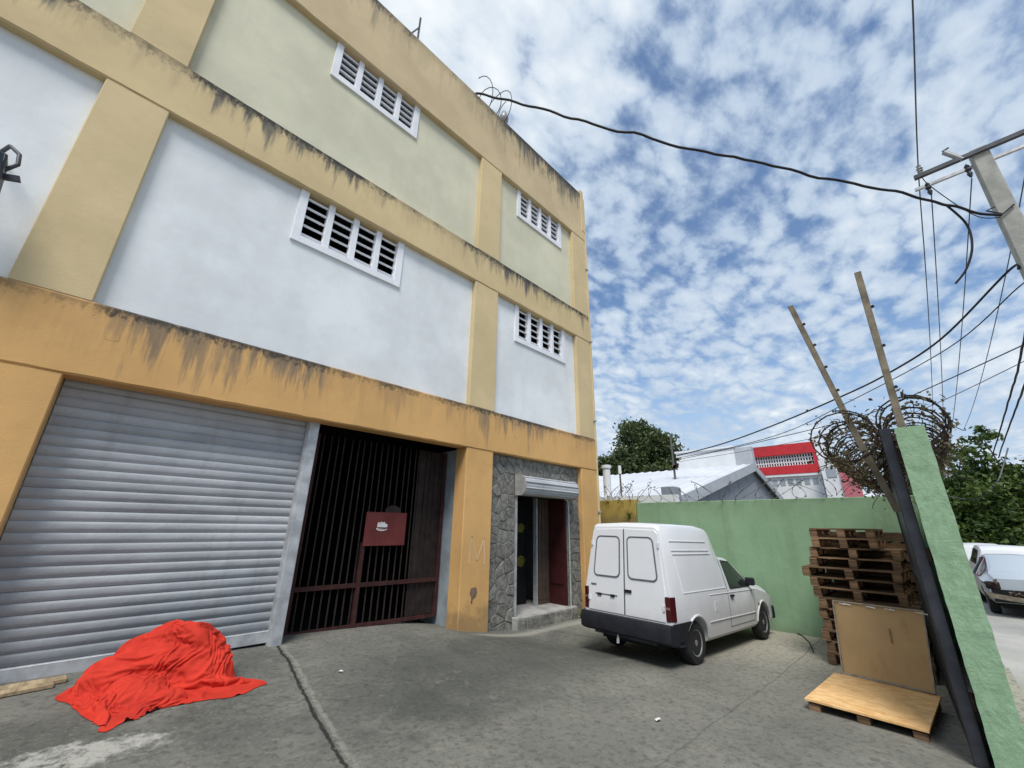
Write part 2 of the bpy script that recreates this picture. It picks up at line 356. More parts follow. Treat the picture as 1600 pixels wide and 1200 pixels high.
    M['gasket'] = mat_plain('rubber_gasket', (.13, .135, .15), .7, 0, .1, 6, 0)
    M['gap'] = mat_plain('panel_gap', (.10, .10, .105), .8, 0, .1, 6, 0)
    M['rubber'] = mat_plain('tyre_rubber', (.022, .022, .023), .85, 0, .25, 14, .3)
    M['rim'] = mat_plain('steel_rim', (.28, .28, .28), .5, .4, .25, 12, .1)
    t = NT('dark_glass'); M['glass'] = t.fin((.016, .02, .02), .06, 0, .6)
    t = NT('grey_glass'); M['glass2'] = t.fin((.10, .135, .15), .08, 0, .6)
    t = NT('tail_light_red'); M['tail'] = t.fin((.055, .006, .008), .25, 0, .5)
    t = NT('tail_light_clear'); M['tail_clear'] = t.fin((.22, .12, .11), .25, 0, .5)
    M['under'] = mat_plain('underbody', (.012, .012, .012), .9)
    # background
    t = NT('white_sheet_roof'); wv = t.noise(1, 3, .5, (6, .4, .4)); col = t.mix(t.rng(t.noise(.5, 4), .3, .7), (.52, .54, .58), (.62, .635, .66)); col = t.mix(t.math('MULTIPLY', t.rng(wv, .55, .75), .12), col, (.45, .42, .40)); M['sheet'] = t.fin(col, .5, 0, .4)
    M['gable'] = mat_plain('grey_sheet_gable', (.255, .275, .31), .7, .1, .08, 2, .05)
    M['fascia'] = mat_plain('pale_fascia', (.42, .44, .47), .7, .0, .08, 2, .05)
    M['bg_white'] = mat_plain('white_render', (.74, .75, .76), .8, 0, .06, 1, .05)
    M['bg_red'] = mat_plain('red_band_paint', (.55, .035, .045), .7, 0, .1, 2, .05)
    M['bg_grey'] = mat_plain('grey_render', (.34, .37, .40), .8, 0, .1, 1, .05)
    M['pinkred'] = mat_plain('pale_red_paint', (.60, .16, .19), .7, 0, .1, 2, .05)
    def leaf(name, a, b):
        t = NT(name); g = t.N('ShaderNodeNewGeometry')
        col = t.mix(g.outputs['Random Per Island'], a, b)
        col = t.mix(t.math('MULTIPLY', t.rng(t.noise(.8, 3), .45, .65), .6), col, scl(b, 1.25))
        t.fin(col, .5, 0, .4)
        tr = t.N('ShaderNodeBsdfTranslucent'); t.L(col, tr.inputs[0]); mx = t.N('ShaderNodeMixShader'); mx.inputs[0].default_value = .22
        t.L(t.b.outputs[0], mx.inputs[1]); t.L(tr.outputs[0], mx.inputs[2]); t.L(mx.outputs[0], t.nt.nodes['Material Output'].inputs[0]); return t.m
    M['leaf_mango'] = leaf('dark_leaf', (.028, .048, .014), (.085, .115, .035))
    M['leaf_green'] = leaf('green_leaf', (.026, .060, .012), (.10, .15, .030))
    M['leaf_dry'] = leaf('dry_vine_leaf', (.045, .035, .018), (.10, .085, .035))
    M['weed'] = leaf('weed_leaf', (.08, .10, .02), (.20, .20, .04))
    M['bark'] = mat_plain('bark', (.09, .07, .05), .95, 0, .3, 4, .6)
materials()

# ------------------------------------------------------------------ mesh helpers
class MB:
    def __init__(s): s.v = []; s.f = []
    def add(s, vs, fs):
        o = len(s.v); s.v += [tuple(v) for v in vs]; s.f += [tuple(i+o for i in f) for f in fs]; return s
    def box(s, x0, x1, y0, y1, z0, z1):
        return s.add([(x0,y0,z0),(x1,y0,z0),(x1,y1,z0),(x0,y1,z0),(x0,y0,z1),(x1,y0,z1),(x1,y1,z1),(x0,y1,z1)],
                     [(0,3,2,1),(4,5,6,7),(0,1,5,4),(1,2,6,5),(2,3,7,6),(3,0,4,7)])
    def obox(s, c, ax, ay, az):
        """oriented box: centre and three half-axis vectors"""
        c = Vector(c); ax = Vector(ax); ay = Vector(ay); az = Vector(az)
        vs = [c+sx*ax+sy*ay+sz*az for sz in (-1,1) for sx, sy in ((-1,-1),(1,-1),(1,1),(-1,1))]
        return s.add(vs, [(0,3,2,1),(4,5,6,7),(0,1,5,4),(1,2,6,5),(2,3,7,6),(3,0,4,7)])
    def bar(s, a, b, w, d=None, up=(0,0,1)):
        a = Vector(a); b = Vector(b); d = d or w; t = (b-a); 
        u = Vector(up).cross(t)
        if u.length < 1e-5: u = Vector((1,0,0)).cross(t)
        u.normalize(); v = t.cross(u).normalized()
        return s.obox((a+b)/2, t/2, u*w/2, v*d/2)
    def prism(s, poly, axis, a, b):
        """poly: 2D points; axis 'x','y','z' extruded a..b"""
        n = len(poly)
        def P(p, t): return {'x': (t, p[0], p[1]), 'y': (p[0], t, p[1]), 'z': (p[0], p[1], t)}[axis]
        vs = [P(p, a) for p in poly] + [P(p, b) for p in poly]
        fs = [tuple(range(n)), tuple(range(2*n-1, n-1, -1))] + [(i, n+i, n+(i+1) % n, (i+1) % n) for i in range(n)]
        return s.add(vs, fs)
    def tube(s, pts, r, n=6, cap=True):
        pts = [Vector(p) for p in pts]; o = len(s.v); m = len(pts)
        up = None
        for i, p in enumerate(pts):
            t = (pts[min(i+1, m-1)] - pts[max(i-1, 0)])
            if t.length < 1e-9: t = Vector((0,0,1))
            t.normalize()
            if up is None:
                up = Vector((0,0,1)) if abs(t.z) < .9 else Vector((1,0,0))
            u = (up - t*up.dot(t))
            if u.length < 1e-6: u = t.orthogonal()
            u.normalize(); up = u; v = t.cross(u)
            rr = r[i] if isinstance(r, (list, tuple)) else r
            for k in range(n):
                a = 2*math.pi*k/n; s.v.append(tuple(p + (u*math.cos(a)+v*math.sin(a))*rr))
        for i in range(m-1):
            for k in range(n):
                s.f.append((o+i*n+k, o+i*n+(k+1) % n, o+(i+1)*n+(k+1) % n, o+(i+1)*n+k))
        if cap:
            s.f.append(tuple(o+k for k in range(n-1, -1, -1))); s.f.append(tuple(o+(m-1)*n+k for k in range(n)))
        return s
    def lathe(s, prof, c, axis='z', n=24):
        """prof: (radius, height) list"""
        o = len(s.v); c = Vector(c)
        for r, h in prof:
            for k in range(n):
                a = 2*math.pi*k/n; x, y = r*math.cos(a), r*math.sin(a)
                s.v.append(tuple(c + (Vector((x,y,h)) if axis == 'z' else Vector((x,h,y)) if axis == 'y' else Vector((h,x,y)))))
        m = len(prof)
        for i in range(m-1):
            for k in range(n):
                s.f.append((o+i*n+k, o+i*n+(k+1) % n, o+(i+1)*n+(k+1) % n, o+(i+1)*n+k))
        s.f.append(tuple(o+k for k in range(n-1,-1,-1))); s.f.append(tuple(o+(m-1)*n+k for k in range(n)))
        return s
    def mesh(s, name, mat, smooth=False, bevel=0):
        me = bpy.data.meshes.new(name); me.from_pydata(s.v, [], s.f)
        bm = bmesh.new(); bm.from_mesh(me); bmesh.ops.recalc_face_normals(bm, faces=bm.faces)
        if bevel:
            bmesh.ops.bevel(bm, geom=[e for e in bm.edges if e.is_manifold and e.calc_face_angle(0) > .5], offset=bevel, segments=1, affect='EDGES', profile=.5)
        bm.to_mesh(me); bm.free()
        me.materials.append(MATS[mat] if isinstance(mat, str) else mat)
        if smooth:
            me.shade_smooth()
            try: me.set_sharp_from_angle(angle=R_(smooth if smooth > 1 else 40))
            except Exception: pass
        return me
    def build(s, name, mat, parent=None, smooth=False, bevel=0, loc=None):
        return put(name, s.mesh(name, mat, smooth, bevel), parent, loc)
def put(name, me, parent=None, loc=None, rot=None):
    o = bpy.data.objects.new(name, me); COL.objects.link(o)
    if parent: o.parent = parent
    if loc is not None: o.location = loc
    if rot is not None: o.rotation_euler = rot
    return o
def thing(name, label, cat, loc=(0,0,0), rz=0, group=None):
    o = put(name, None, None, loc, (0,0,rz)); return tag(o, label, cat, group)
def tag(o, label, cat, group=None):
    o['label'] = label; o['category'] = cat
    if group: o['group'] = group
    return o
def struct(o): o['kind'] = 'structure'; return o
def copy_tree(o, parent=None):
    c = o.copy(); COL.objects.link(c); c.parent = parent
    for ch in list(o.children): copy_tree(ch, c)
    return c
def lerp(a, b, t): return a+(b-a)*t
def sstep(a, b, x):
    t = max(0, min(1, (x-a)/(b-a))); return t*t*(3-2*t)
def interp(x, tab):
    if x <= tab[0][0]: return tab[0][1]
    for (a, va), (b, vb) in zip(tab, tab[1:]):
        if x <= b: return lerp(va, vb, (x-a)/(b-a))
    return tab[-1][1]

# ------------------------------------------------------------------ ground
GA = [(-9,.50),(0,.44),(2.1,.385),(3.4,.33),(4.4,.265),(5,.165),(5.6,.05),(6.2,-.015),(10.6,-.07)]
GB = [(-9,.46),(0,.38),(3,.24),(6.2,.07),(8,0),(10.6,-.07)]
def ground(x, y):
    s_ = sstep(3.3, 5.6, y)
    xs = lambda tab: (interp(x-.25, tab)+interp(x, tab)+interp(x+.25, tab))/3
    return lerp(xs(GB), xs(GA), s_) + .012*noise.noise(Vector((x*.8, y*.8, 0))) 
def sheet(name, mat, xs, ys, fz):
    vs = [(x, y, fz(x, y)) for y in ys for x in xs]; n = len(xs)
    fs = [(j*n+i, j*n+i+1, (j+1)*n+i+1, (j+1)*n+i) for j in range(len(ys)-1) for i in range(n-1)]
    return struct(MB().add(vs, fs).build(name, mat, smooth=True))
def fr(a, b, st):
    n = max(1, round((b-a)/st)); return [a+(b-a)*i/n for i in range(n+1)]
sheet('yard', 'yard', fr(-9, 10.45, .15), fr(-.35, 6.80, .15), ground)
def street_z(x): return interp(x, [(-30,.5),(0,.30),(6,.02),(11,-.10),(17.5,-.16),(40,-.3),(80,-.4)])
sheet('street', 'street', fr(-30, 80, 1.0), fr(-9, -.32, .6), lambda x, y: street_z(x)-.02)
sheet('ground', 'earth', [-700,-200,-60,-30,0,12,30,60,100,200,700], [-700,-200,-60,-20,0,20,60,120,300,700],
      lambda x, y: -.55 if x < 60 else -.6)
xs = fr(-30, 14.6, 1.0)
vs = []; fs = []
for i, x in enumerate(xs):
    z = street_z(x); vs += [(x,-4.1,z-.2),(x,-4.1,z+.10),(x,-4.06,z+.13),(x,-2.44,z+.13),(x,-2.4,z+.10),(x,-2.4,z-.2)]
    if i:
        o = 6*i; fs += [(o-6+q, o-6+q+1, o+q+1, o+q) for q in range(5)]
fs += [(0,1,2,3,4,5), tuple(range(len(vs)-1, len(vs)-7, -1))]
struct(MB().add(vs, fs).build('pavement', 'kerb'))

# ------------------------------------------------------------------ warehouse
XL, XR = -7.2, 9.28
PY = 6.0
B1 = (3.25, 4.09); B2 = (6.95, 7.81); B3 = (10.55, 12.43)      # beams (world z)
bld = thing('warehouse', 'three storey warehouse with ochre beams, white and cream panels and a roller shutter', 'building', (0,0,0))
def part(mb, name, mat, parent=bld, **k): return mb.build(name, mat, parent, **k)
def ledge(x0, x1, z0, z1, yf, yb, seg=.12, amp=.012, chips=0):
    """a beam whose lower and upper arrises are slightly worn"""
    mb = MB(); xs = fr(x0, x1, seg); vs = []; fs = []
    for i, x in enumerate(xs):
        j1 = amp*noise.noise(Vector((x*5, z0, 1))); j2 = amp*noise.noise(Vector((x*6, z1, 5)))
        c = .02 + max(0, .03*noise.noise(Vector((x*3.1, z0, 9))))
        vs += [(x,yb,z0),(x,yf+c,z0+j1*.3),(x,yf,z0+.02+j1),(x,yf,z1-.025+j2),(x,yf+.02,z1+j2*.4),(x,yb,z1)]
        if i:
            o = 6*i; fs += [(o-6+q, o-6+(q+1) % 6, o+(q+1) % 6, o+q) for q in range(6)]
    fs += [(0,1,2,3,4,5), tuple(range(len(vs)-1, len(vs)-7, -1))]
    return mb.add(vs, fs)
part(ledge(XL, XR, *B1, PY, 6.26), 'beam', 'orange')
part(ledge(XL, XR-.004, *B2, PY, 6.26), 'beam', 'beige')
part(ledge(XL, XR-.008, *B3, PY, 6.26, amp=.02), 'parapet', 'parapet')
part(MB().box(XL, XR-.06, PY+.03, 6.30, 12.433, 12.47), 'coping', 'concrete')
# pillars
PIL = [(-6.9,-6.25), (-1.07,-.46), (4.88,5.57), (8.60,9.27)]
for x0, x1 in PIL:
    zb = ground((x0+x1)/2, 6.0)-.25
    lo = part(MB().box(x0, x1, PY+.012, 6.34, zb, B1[0]+.004), 'pillar', 'orange_pillar', bevel=.012)
    part(MB().box(x0, x1, PY+.012, 6.34, B1[1]-.004, B2[0]+.004), 'pillar', 'beige_pillar', bevel=.01)
    part(MB().box(x0, x1, PY+.012, 6.34, B2[1]-.004, B3[0]+.004), 'pillar', 'beige_pillar', bevel=.01)
part(MB().box(9.13, 9.30, PY-.012, 6.4, 10.9, 12.56), 'pillar_cap', 'beige_pillar', bevel=.01)
# panels with windows tucked under the beams
WIN = {0: [(1.24, 3.14, 5.99, 6.93)], 1: [(6.22, 8.18, 5.99, 6.93)]}
BAYS = [(-6.25,-1.07,None), (-.46,4.88,0), (5.57,8.60,1)]
PF, PB = 6.12, 6.24
def panel(x0, x1, z0, z1, mat, wn):
    mb = MB()
    if wn is None: mb.box(x0, x1, PF, PB, z0, z1)
    else:
        a, b, c = wn[0]+.06, wn[1]-.06, wn[2]+.06
        mb.box(x0, a, PF, PB, z0, z1); mb.box(b, x1, PF, PB, z0, z1); mb.box(a, b, PF, PB, z0, c)
    part(mb, 'wall_panel', mat)
SLAT = None
def window(x0, x1, z0, z1):
    """louvred vent block: frame, three mullions, slats in four columns"""
    global SLAT
    fw = .13
    f = MB(); y0, y1 = 6.085, 6.22
    f.box(x0, x0+fw, y0, y1, z0, z1); f.box(x1-fw, x1, y0, y1, z0, z1); f.box(x0+fw, x1-fw, y0, y1, z0, z0+fw)
    iw = x1-x0-2*fw; mw = .10; cw = (iw-3*mw)/4
    win = part(f, 'window', 'white_frame', bevel=.006)
    for k in range(3):
        xa = x0+fw+cw*(k+1)+mw*k
        MB().box(xa, xa+mw, y0+.012, y1, z0+fw, z1).build('mullion', 'white_frame', win, bevel=.005)
    ns = 5; zs = z0+fw; hh = (z1-zs)
    for k in range(4):
        xa = x0+fw+(cw+mw)*k
        for q in range(ns):
            zc = zs + hh*(q+.55)/ns
            if SLAT is None or abs(SLAT[1]-cw) > 1e-4:
                SLAT = (MB().obox((0,0,0), (cw/2,0,0), (0,.040,.024), (0,-.009,.015)).mesh('slat', 'white_frame'), cw)
            s_ = put('slat', SLAT[0], win, (xa+cw/2, 6.19, zc))
for x0, x1, wi in BAYS:
    for (za, zb, mt, dz) in ((B1[1], B2[0], 'white_wall', 0), (B2[1], B3[0], 'cream_wall', 3.60)):
        wn = None
        if wi is not None:
            a = WIN[wi][0]; top = zb+.02
            wn = (a[0]+(.02 if dz else 0), a[1]-(.03 if dz else 0), (5.98 if not dz else 9.66), top)
        panel(x0, x1, za-.01, zb+.01, mt, wn)
        if wn: window(*wn)
# shell: rear, sides, roof, floors (keeps the inside dark)
part(MB().box(XR-.25, XR-.02, 6.30, 18, -.6, 12.2), 'side_wall', 'beige_pillar')
part(MB().box(XL, XL+.2, 6.30, 18, -.6, 12.2), 'side_wall', 'beige_pillar')
part(MB().box(XL+.2, XR-.25, 17.8, 18, -.6, 12.2), 'rear_wall', 'inside')
part(MB().box(XL+.2, XR-.25, 6.262, 17.8, 11.6, 11.8), 'roof_slab', 'inside')
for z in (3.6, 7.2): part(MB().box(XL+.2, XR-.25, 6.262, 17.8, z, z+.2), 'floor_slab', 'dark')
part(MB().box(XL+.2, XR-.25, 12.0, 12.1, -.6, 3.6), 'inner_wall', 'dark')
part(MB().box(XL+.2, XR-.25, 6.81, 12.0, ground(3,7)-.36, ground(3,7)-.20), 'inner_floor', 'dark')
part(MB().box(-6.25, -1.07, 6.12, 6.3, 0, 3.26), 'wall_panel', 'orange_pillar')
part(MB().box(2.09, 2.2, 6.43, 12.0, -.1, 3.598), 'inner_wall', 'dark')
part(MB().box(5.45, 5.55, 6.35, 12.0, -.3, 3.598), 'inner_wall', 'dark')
# roller shutter
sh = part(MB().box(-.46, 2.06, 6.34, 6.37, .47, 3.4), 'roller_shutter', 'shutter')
pitch = .1055; z = .45; prof = []
def slat_mesh(h, w_):
    pr = [(0,.0)]
    n = 6
    for i in range(n+1):
        t = i/n; pr.append((-.020-.004*math.sin(math.pi*t), .030+(h-.044)*t))
    pr.append((0, h))
    vs = []; fs = []
    for x in (0, w_):
        for y, zz in pr: vs.append((x, y, zz))
    m = len(pr)
    for i in range(m-1): fs.append((i, m+i, m+i+1, i+1))
    fs.append(tuple(range(m))); fs.append(tuple(range(2*m-1, m-1, -1)))
    return MB().add(vs, fs).mesh('slat', 'shutter', smooth=60)
sm = slat_mesh(pitch, 2.50)
i = 0
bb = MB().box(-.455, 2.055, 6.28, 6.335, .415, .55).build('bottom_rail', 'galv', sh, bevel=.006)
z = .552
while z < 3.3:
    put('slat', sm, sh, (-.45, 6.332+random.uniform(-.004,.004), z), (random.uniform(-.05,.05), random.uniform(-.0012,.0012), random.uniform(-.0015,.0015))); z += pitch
part(MB().box(2.06, 2.205, 6.20, 6.42, ground(2.1,6.2)-.1, 3.26), 'jamb', 'galv', bevel=.008)
part(MB().box(2.045, 2.062, 6.235, 6.33, ground(2.1,6.2)-.05, 3.26), 'guide_rail', 'galv')
# inner grey column beside the gate
part(MB().box(4.95, 5.44, 6.345, 7.2, -.05, 3.255), 'inner_column', 'grey_paint', bevel=.01)
# barred gate
GZ0, GZ1 = .34, 3.2
gt = part(MB().box(2.36, 2.42, 6.68, 6.74, GZ0, GZ1), 'barred_gate', 'rust_red', bevel=.004)
MB().box(4.86, 4.92, 6.68, 6.74, GZ0-.03, GZ1).build('stile', 'rust_red', gt, bevel=.004)
MB().bar((2.42, 6.71, GZ0+.03), (4.86, 6.71, GZ0-.02), .05).build('rail', 'rust_red', gt)
MB().bar((2.42, 6.70, .935), (4.86, 6.70, .905), .05, .06).build('rail', 'rust_red', gt)
MB().box(3.335, 3.395, 6.67, 6.73, GZ0+.0, 1.55).build('mullion', 'rust_red', gt)
barm = MB().box(-.009, .009, -.009, .009, 0, GZ1-GZ0).mesh('bar', 'gate_bar')
n = 21
for q in range(n):
    x = 2.42 + (4.86-2.42)*(q+.6)/n
    put('bar', barm, gt, (x, 6.72, GZ0), (random.uniform(-.004,.004), random.uniform(-.006,.006), 0))
MB().box(4.30, 4.86, 6.735, 6.745, GZ0+.02, GZ1).build('sheet', 'gate_bar', gt)
sg = MB().box(3.345, 4.105, 6.645, 6.662, 1.50, 2.03).build('sign_panel', 'sign_red', gt)
MB().prism([(3.68,2.03),(3.98,2.03),(3.98,2.10),(3.86,2.15),(3.78,2.15),(3.68,2.09)], 'y', 6.65, 6.66).build('sign_tab', 'gate_bar', sg)
em = MB()
def disc(mb, cx, cz, rx, rz, y0, y1, n=14, a0=0, a1=2*math.pi):
    return mb.prism([(cx+rx*math.cos(a0+(a1-a0)*i/n), cz+rz*math.sin(a0+(a1-a0)*i/n)) for i in range(n)], 'y', y0, y1)
em.prism([(3.555,1.79),(3.56,1.86),(3.60,1.87),(3.605,1.845),(3.625,1.88),(3.65,1.86),(3.68,1.875),(3.70,1.845),(3.735,1.84),(3.745,1.80),(3.72,1.787)], 'y', 6.638, 6.643)
em.build('emblem', 'white_print', sg)
disc(MB(), 3.645, 1.775, .105, .045, 6.639, 6.643, 12, math.pi, 2*math.pi).build('emblem_base', 'white_print', sg)
MB().box(3.575, 3.715, 6.636, 6.6375, 1.756, 1.766).build('emblem_line', 'sign_red', sg)
# chalked letter and scuff on the pillar, proud of the paint
mk = MB()
for a, b in (((5.06,1.20),(5.10,1.66)), ((5.10,1.66),(5.24,1.24)), ((5.24,1.24),(5.40,1.62)), ((5.40,1.62),(5.43,1.17))):
    mk.bar((a[0], 6.0095, a[1]), (b[0], 6.0095, b[1]), .034, .003, up=(0,1,0)) if False else mk.obox(((a[0]+b[0])/2, 6.0095, (a[1]+b[1])/2),
        (Vector((b[0]-a[0], 0, b[1]-a[1]))/2), (0,.0015,0), Vector((-(b[1]-a[1]), 0, b[0]-a[0])).normalized()*.011)
part(mk, 'painted_letter', 'chalk')
sc_ = MB(); sc_.prism([(5.11,.72),(5.13,.80),(5.24,.82),(5.28,.74),(5.25,.66),(5.18,.62),(5.17,.56),(5.14,.57),(5.15,.66)], 'y', 6.0075, 6.011)
part(sc_, 'paint_scuff', 'black_mark')
# --- stone bay with the small doorway
DX0, DX1, DZ0, DZ1 = 6.34, 8.10, .24, 2.47
bay = part(MB().box(5.57, DX0, 6.14, 6.32, -.4, 3.26).box(DX1, 8.60, 6.14, 6.32, -.4, 3.26).box(DX0, DX1, 6.14, 6.32, DZ1, 3.26), 'stone_wall', 'mortar')
def clip(poly, p, n):
    out = []
    for i in range(len(poly)):
        a, b = poly[i], poly[(i+1) % len(poly)]
        da = (a[0]-p[0])*n[0]+(a[1]-p[1])*n[1]; db = (b[0]-p[0])*n[0]+(b[1]-p[1])*n[1]
        if da <= 0: out.append(a)
        if da*db < 0:
            t = da/(da-db); out.append((a[0]+(b[0]-a[0])*t, a[1]+(b[1]-a[1])*t))
    return out
def stones(x0, x1, z0, z1, size, yf, parent, rnd):
    nx = max(1, round((x1-x0)/size)); nz = max(1, round((z1-z0)/(size*.85))); seeds = []
    for j in range(nz):
        for i in range(nx):
            seeds.append((x0+(i+.5+rnd.uniform(-.48,.48))*(x1-x0)/nx, z0+(j+.5+rnd.uniform(-.48,.48))*(z1-z0)/nz))
    for a in seeds:
        poly = [(x0,z0),(x1,z0),(x1,z1),(x0,z1)]
        for b in seeds:
            if b is a: continue
            n = (b[0]-a[0], b[1]-a[1]); l = math.hypot(*n); n = (n[0]/l, n[1]/l)
            p = ((a[0]+b[0])/2 - n[0]*.007, (a[1]+b[1])/2 - n[1]*.007)
            poly = clip(poly, p, n)
            if len(poly) < 3: break
        if len(poly) < 3: continue
        c = (sum(p[0] for p in poly)/len(poly), sum(p[1] for p in poly)/len(poly))
        d = rnd.uniform(.006, .020); m = len(poly); tx, tz = rnd.uniform(-.05,.05), rnd.uniform(-.05,.05)
        def q(p, k): return (lerp(c[0], p[0], k), lerp(c[1], p[1], k))
        vs = [(p[0], yf+.004, p[1]) for p in poly]
        for k, dd in ((.965, d*.75), (.80, d)):
            for p in poly:
                r = q(p, k); vs.append((r[0]+rnd.uniform(-.004,.004), yf-dd+tx*(r[0]-c[0])+tz*(r[1]-c[1]), r[1]+rnd.uniform(-.004,.004)))
        fs = [(i, (i+1) % m, m+(i+1) % m, m+i) for i in range(m)] + [(m+i, m+(i+1) % m, 2*m+(i+1) % m, 2*m+i) for i in range(m)] + [tuple(2*m+i for i in range(m))]
        MB().add(vs, fs).build('stone', 'stone', parent)
rs = random.Random(3)
stones(5.575, DX0-.005, -.06, 3.235, .23, 6.14, bay, rs)
stones(DX1+.005, 8.595, -.06, 3.235, .22, 6.14, bay, rs)
stones(DX0-.003, DX1+.003, DZ1+.01, 3.235, .24, 6.14, bay, rs)
step = part(MB().box(DX0-.06, 8.22, 5.98, 6.13, -.3, .20).box(DX0+.01, DX1-.01, 6.13, 7.3, -.3, .195), 'doorstep', 'concrete', bevel=.015)
stones(DX0-.05, 8.21, -.04, .17, .26, 5.98, step, rs)
# vestibule
part(MB().box(8.04, 8.098, 6.15, 6.66, .2, DZ1+.1), 'red_reveal', 'red_panel')
part(MB().box(8.02, 8.038, 6.22, 6.60, .62, .95), 'red_box', 'red_panel')
part(MB().box(7.62, 8.038, 6.64, 6.70, .2, DZ1+.1), 'inner_panel', 'brown_panel')
for k in range(3): part(MB().box(7.66+k*.12, 7.745+k*.12, 6.625, 6.638, .3, DZ1), 'panel_board', 'brown_panel')
part(MB().box(7.57, 7.615, 6.62, 6.72, .2, DZ1+.1), 'door_frame', 'galv')
part(MB().box(DX0+.005, DX0+.04, 6.10, 6.18, .21, DZ1-.03), 'door_frame', 'galv')
part(MB().tube([(8.10,6.075,.2),(8.10,6.075,2.36),(8.07,6.075,2.43),(7.98,6.075,2.45)], .018, 8), 'guide_pipe', 'galv', smooth=True)
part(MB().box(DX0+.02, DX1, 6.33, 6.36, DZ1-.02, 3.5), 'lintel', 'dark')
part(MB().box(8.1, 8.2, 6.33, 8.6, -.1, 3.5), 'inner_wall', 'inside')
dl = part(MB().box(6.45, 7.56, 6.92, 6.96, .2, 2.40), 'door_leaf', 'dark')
for px_, py_, rx_, rz_ in ((813,825,.14,.10), (813,877,.16,.12)):
    q_ = onY(px_, py_, 6.91); MB().prism([(q_.x+rx_*math.cos(a_)*(1+.15*math.sin(a_*3)), q_.z+rz_*math.sin(a_)*(1+.12*math.cos(a_*5))) for a_ in [R_(30*i) for i in range(12)]], 'y', 6.905, 6.915).build('sticker', 'sticker', dl)
# shutter housing over the door
hx0, hx1 = 6.30, 8.16
prof = [(6.10,2.46),(5.92,2.46),(5.82,2.53),(5.80,2.66),(5.83,2.78),(5.92,2.85),(6.10,2.88)]
hd = part(MB().prism(prof, 'x', hx0+.02, hx1-.02), 'shutter_housing', 'shutter')
MB().prism([(y-.012 if y < 6.1 else y, z+(.012 if z > 2.6 else -.012)) for y, z in prof], 'x', hx0, hx0+.018).build('end_plate', 'concrete', hd)
MB().prism([(y-.012 if y < 6.1 else y, z+(.012 if z > 2.6 else -.012)) for y, z in prof], 'x', hx1-.018, hx1).build('end_plate', 'galv', hd)
for i, (y, z) in enumerate(((5.865,2.50),(5.81,2.595),(5.812,2.72),(5.875,2.818))):
    MB().tube([(hx0+.02, y-.004, z), (hx1-.02, y-.004, z)], .020, 8).build('rib', 'shutter', hd, smooth=True)
# drain pipe on the corner
part(MB().tube([(9.36, 6.06, 12.3), (9.36, 6.06, -.1)], .05, 10), 'drain_pipe', 'beige_pillar', smooth=True)
for z in (2.2, 4.6, 7.0, 9.5): part(MB().box(9.27, 9.42, 6.0, 6.12, z, z+.04), 'pipe_clip', 'galv')

# ------------------------------------------------------------------ yard walls, gate, wire
BX = 10.42
def wall_run(name, label, x0, x1, y0, y1, ztop, mat, bev=.012):
    o = MB().box(x0, x1, y0, y1, -.5, ztop).build(name, mat, bevel=bev)
    return tag(o, label, 'wall')
wall_run('boundary_wall', 'long green painted wall behind the van and the pallets', BX, BX+.16, -.14, 5.56, ZC+.63, 'green')
wall_run('boundary_wall', 'short ochre painted wall between the warehouse corner and the green wall', BX-.03, BX+.18, 5.57, 6.75, ZC+.72, 'ochre')
fw = thing('front_wall', 'green front wall along the street ending in a rough stucco pillar', 'wall')
pl = MB()
vs = []; fs = []
zs = fr(-.3, ZC+.965, .025)
for i, z in enumerate(zs):
    q = lambda k: .007*noise.noise(Vector((k*3.1, z*7, 2)))+.0025*noise.noise(Vector((k*5.3, z*17, 4)))
    vs += [(5.40+q(1), .062+q(2), z), (5.40+q(3), -.0+q(8), z), (5.40+q(4), -.155+q(5), z), (5.66, -.155+q(6), z), (5.66, .062+q(7), z)]
    if i:
        o = 5*i; fs += [(o-5+k, o-5+(k+1) % 5, o+(k+1) % 5, o+k) for k in range(5)]
fs += [(0,1,2,3,4), tuple(range(len(vs)-1, len(vs)-6, -1))]
pl.add(vs, fs).build('pillar', 'green_rough', fw)
MB().box(5.66, BX-.005, -.13, .0, -.4, ZC+.62).build('wall_run', 'green', fw, bevel=.01)
# swing gate leaf standing open along the front wall
g0, g1 = Vector((5.46, .135, 0)), Vector((8.1, .30, 0))
gd = (g1-g0).normalized(); gn = Vector((-gd.y, gd.x, 0)); glen = (g1-g0).length
gl = thing('gate_leaf', 'black sheet steel gate leaf standing open beside the green pillar', 'gate', g0, math.atan2(gd.y, gd.x))
gz0, gz1 = .10, ZC+.98
MB().box(0, .06, -.045, .045, gz0, gz1).build('stile', 'black_steel', gl, bevel=.006)
MB().box(glen-.06, glen, -.03, .03, gz0, gz1).build('stile', 'black_steel', gl, bevel=.006)
for z in (gz0, 1.35, gz1-.06): MB().box(.06, glen-.06, -.028, .028, z, z+.06).build('rail', 'black_steel', gl)
MB().box(.06, glen-.06, .008, .014, gz0+.06, gz1-.06).build('sheet', 'black_steel', gl)
MB().bar((.03,.05,gz1-.02), (.03,-.16,gz1-.02), .03).build('hinge_arm', 'black_steel', gl)
for z in (.5, 1.6, 2.5): MB().lathe([(.022,0),(.022,.12)], (-.0,-.06,z), 'z', 10).build('hinge', 'rust', gl)

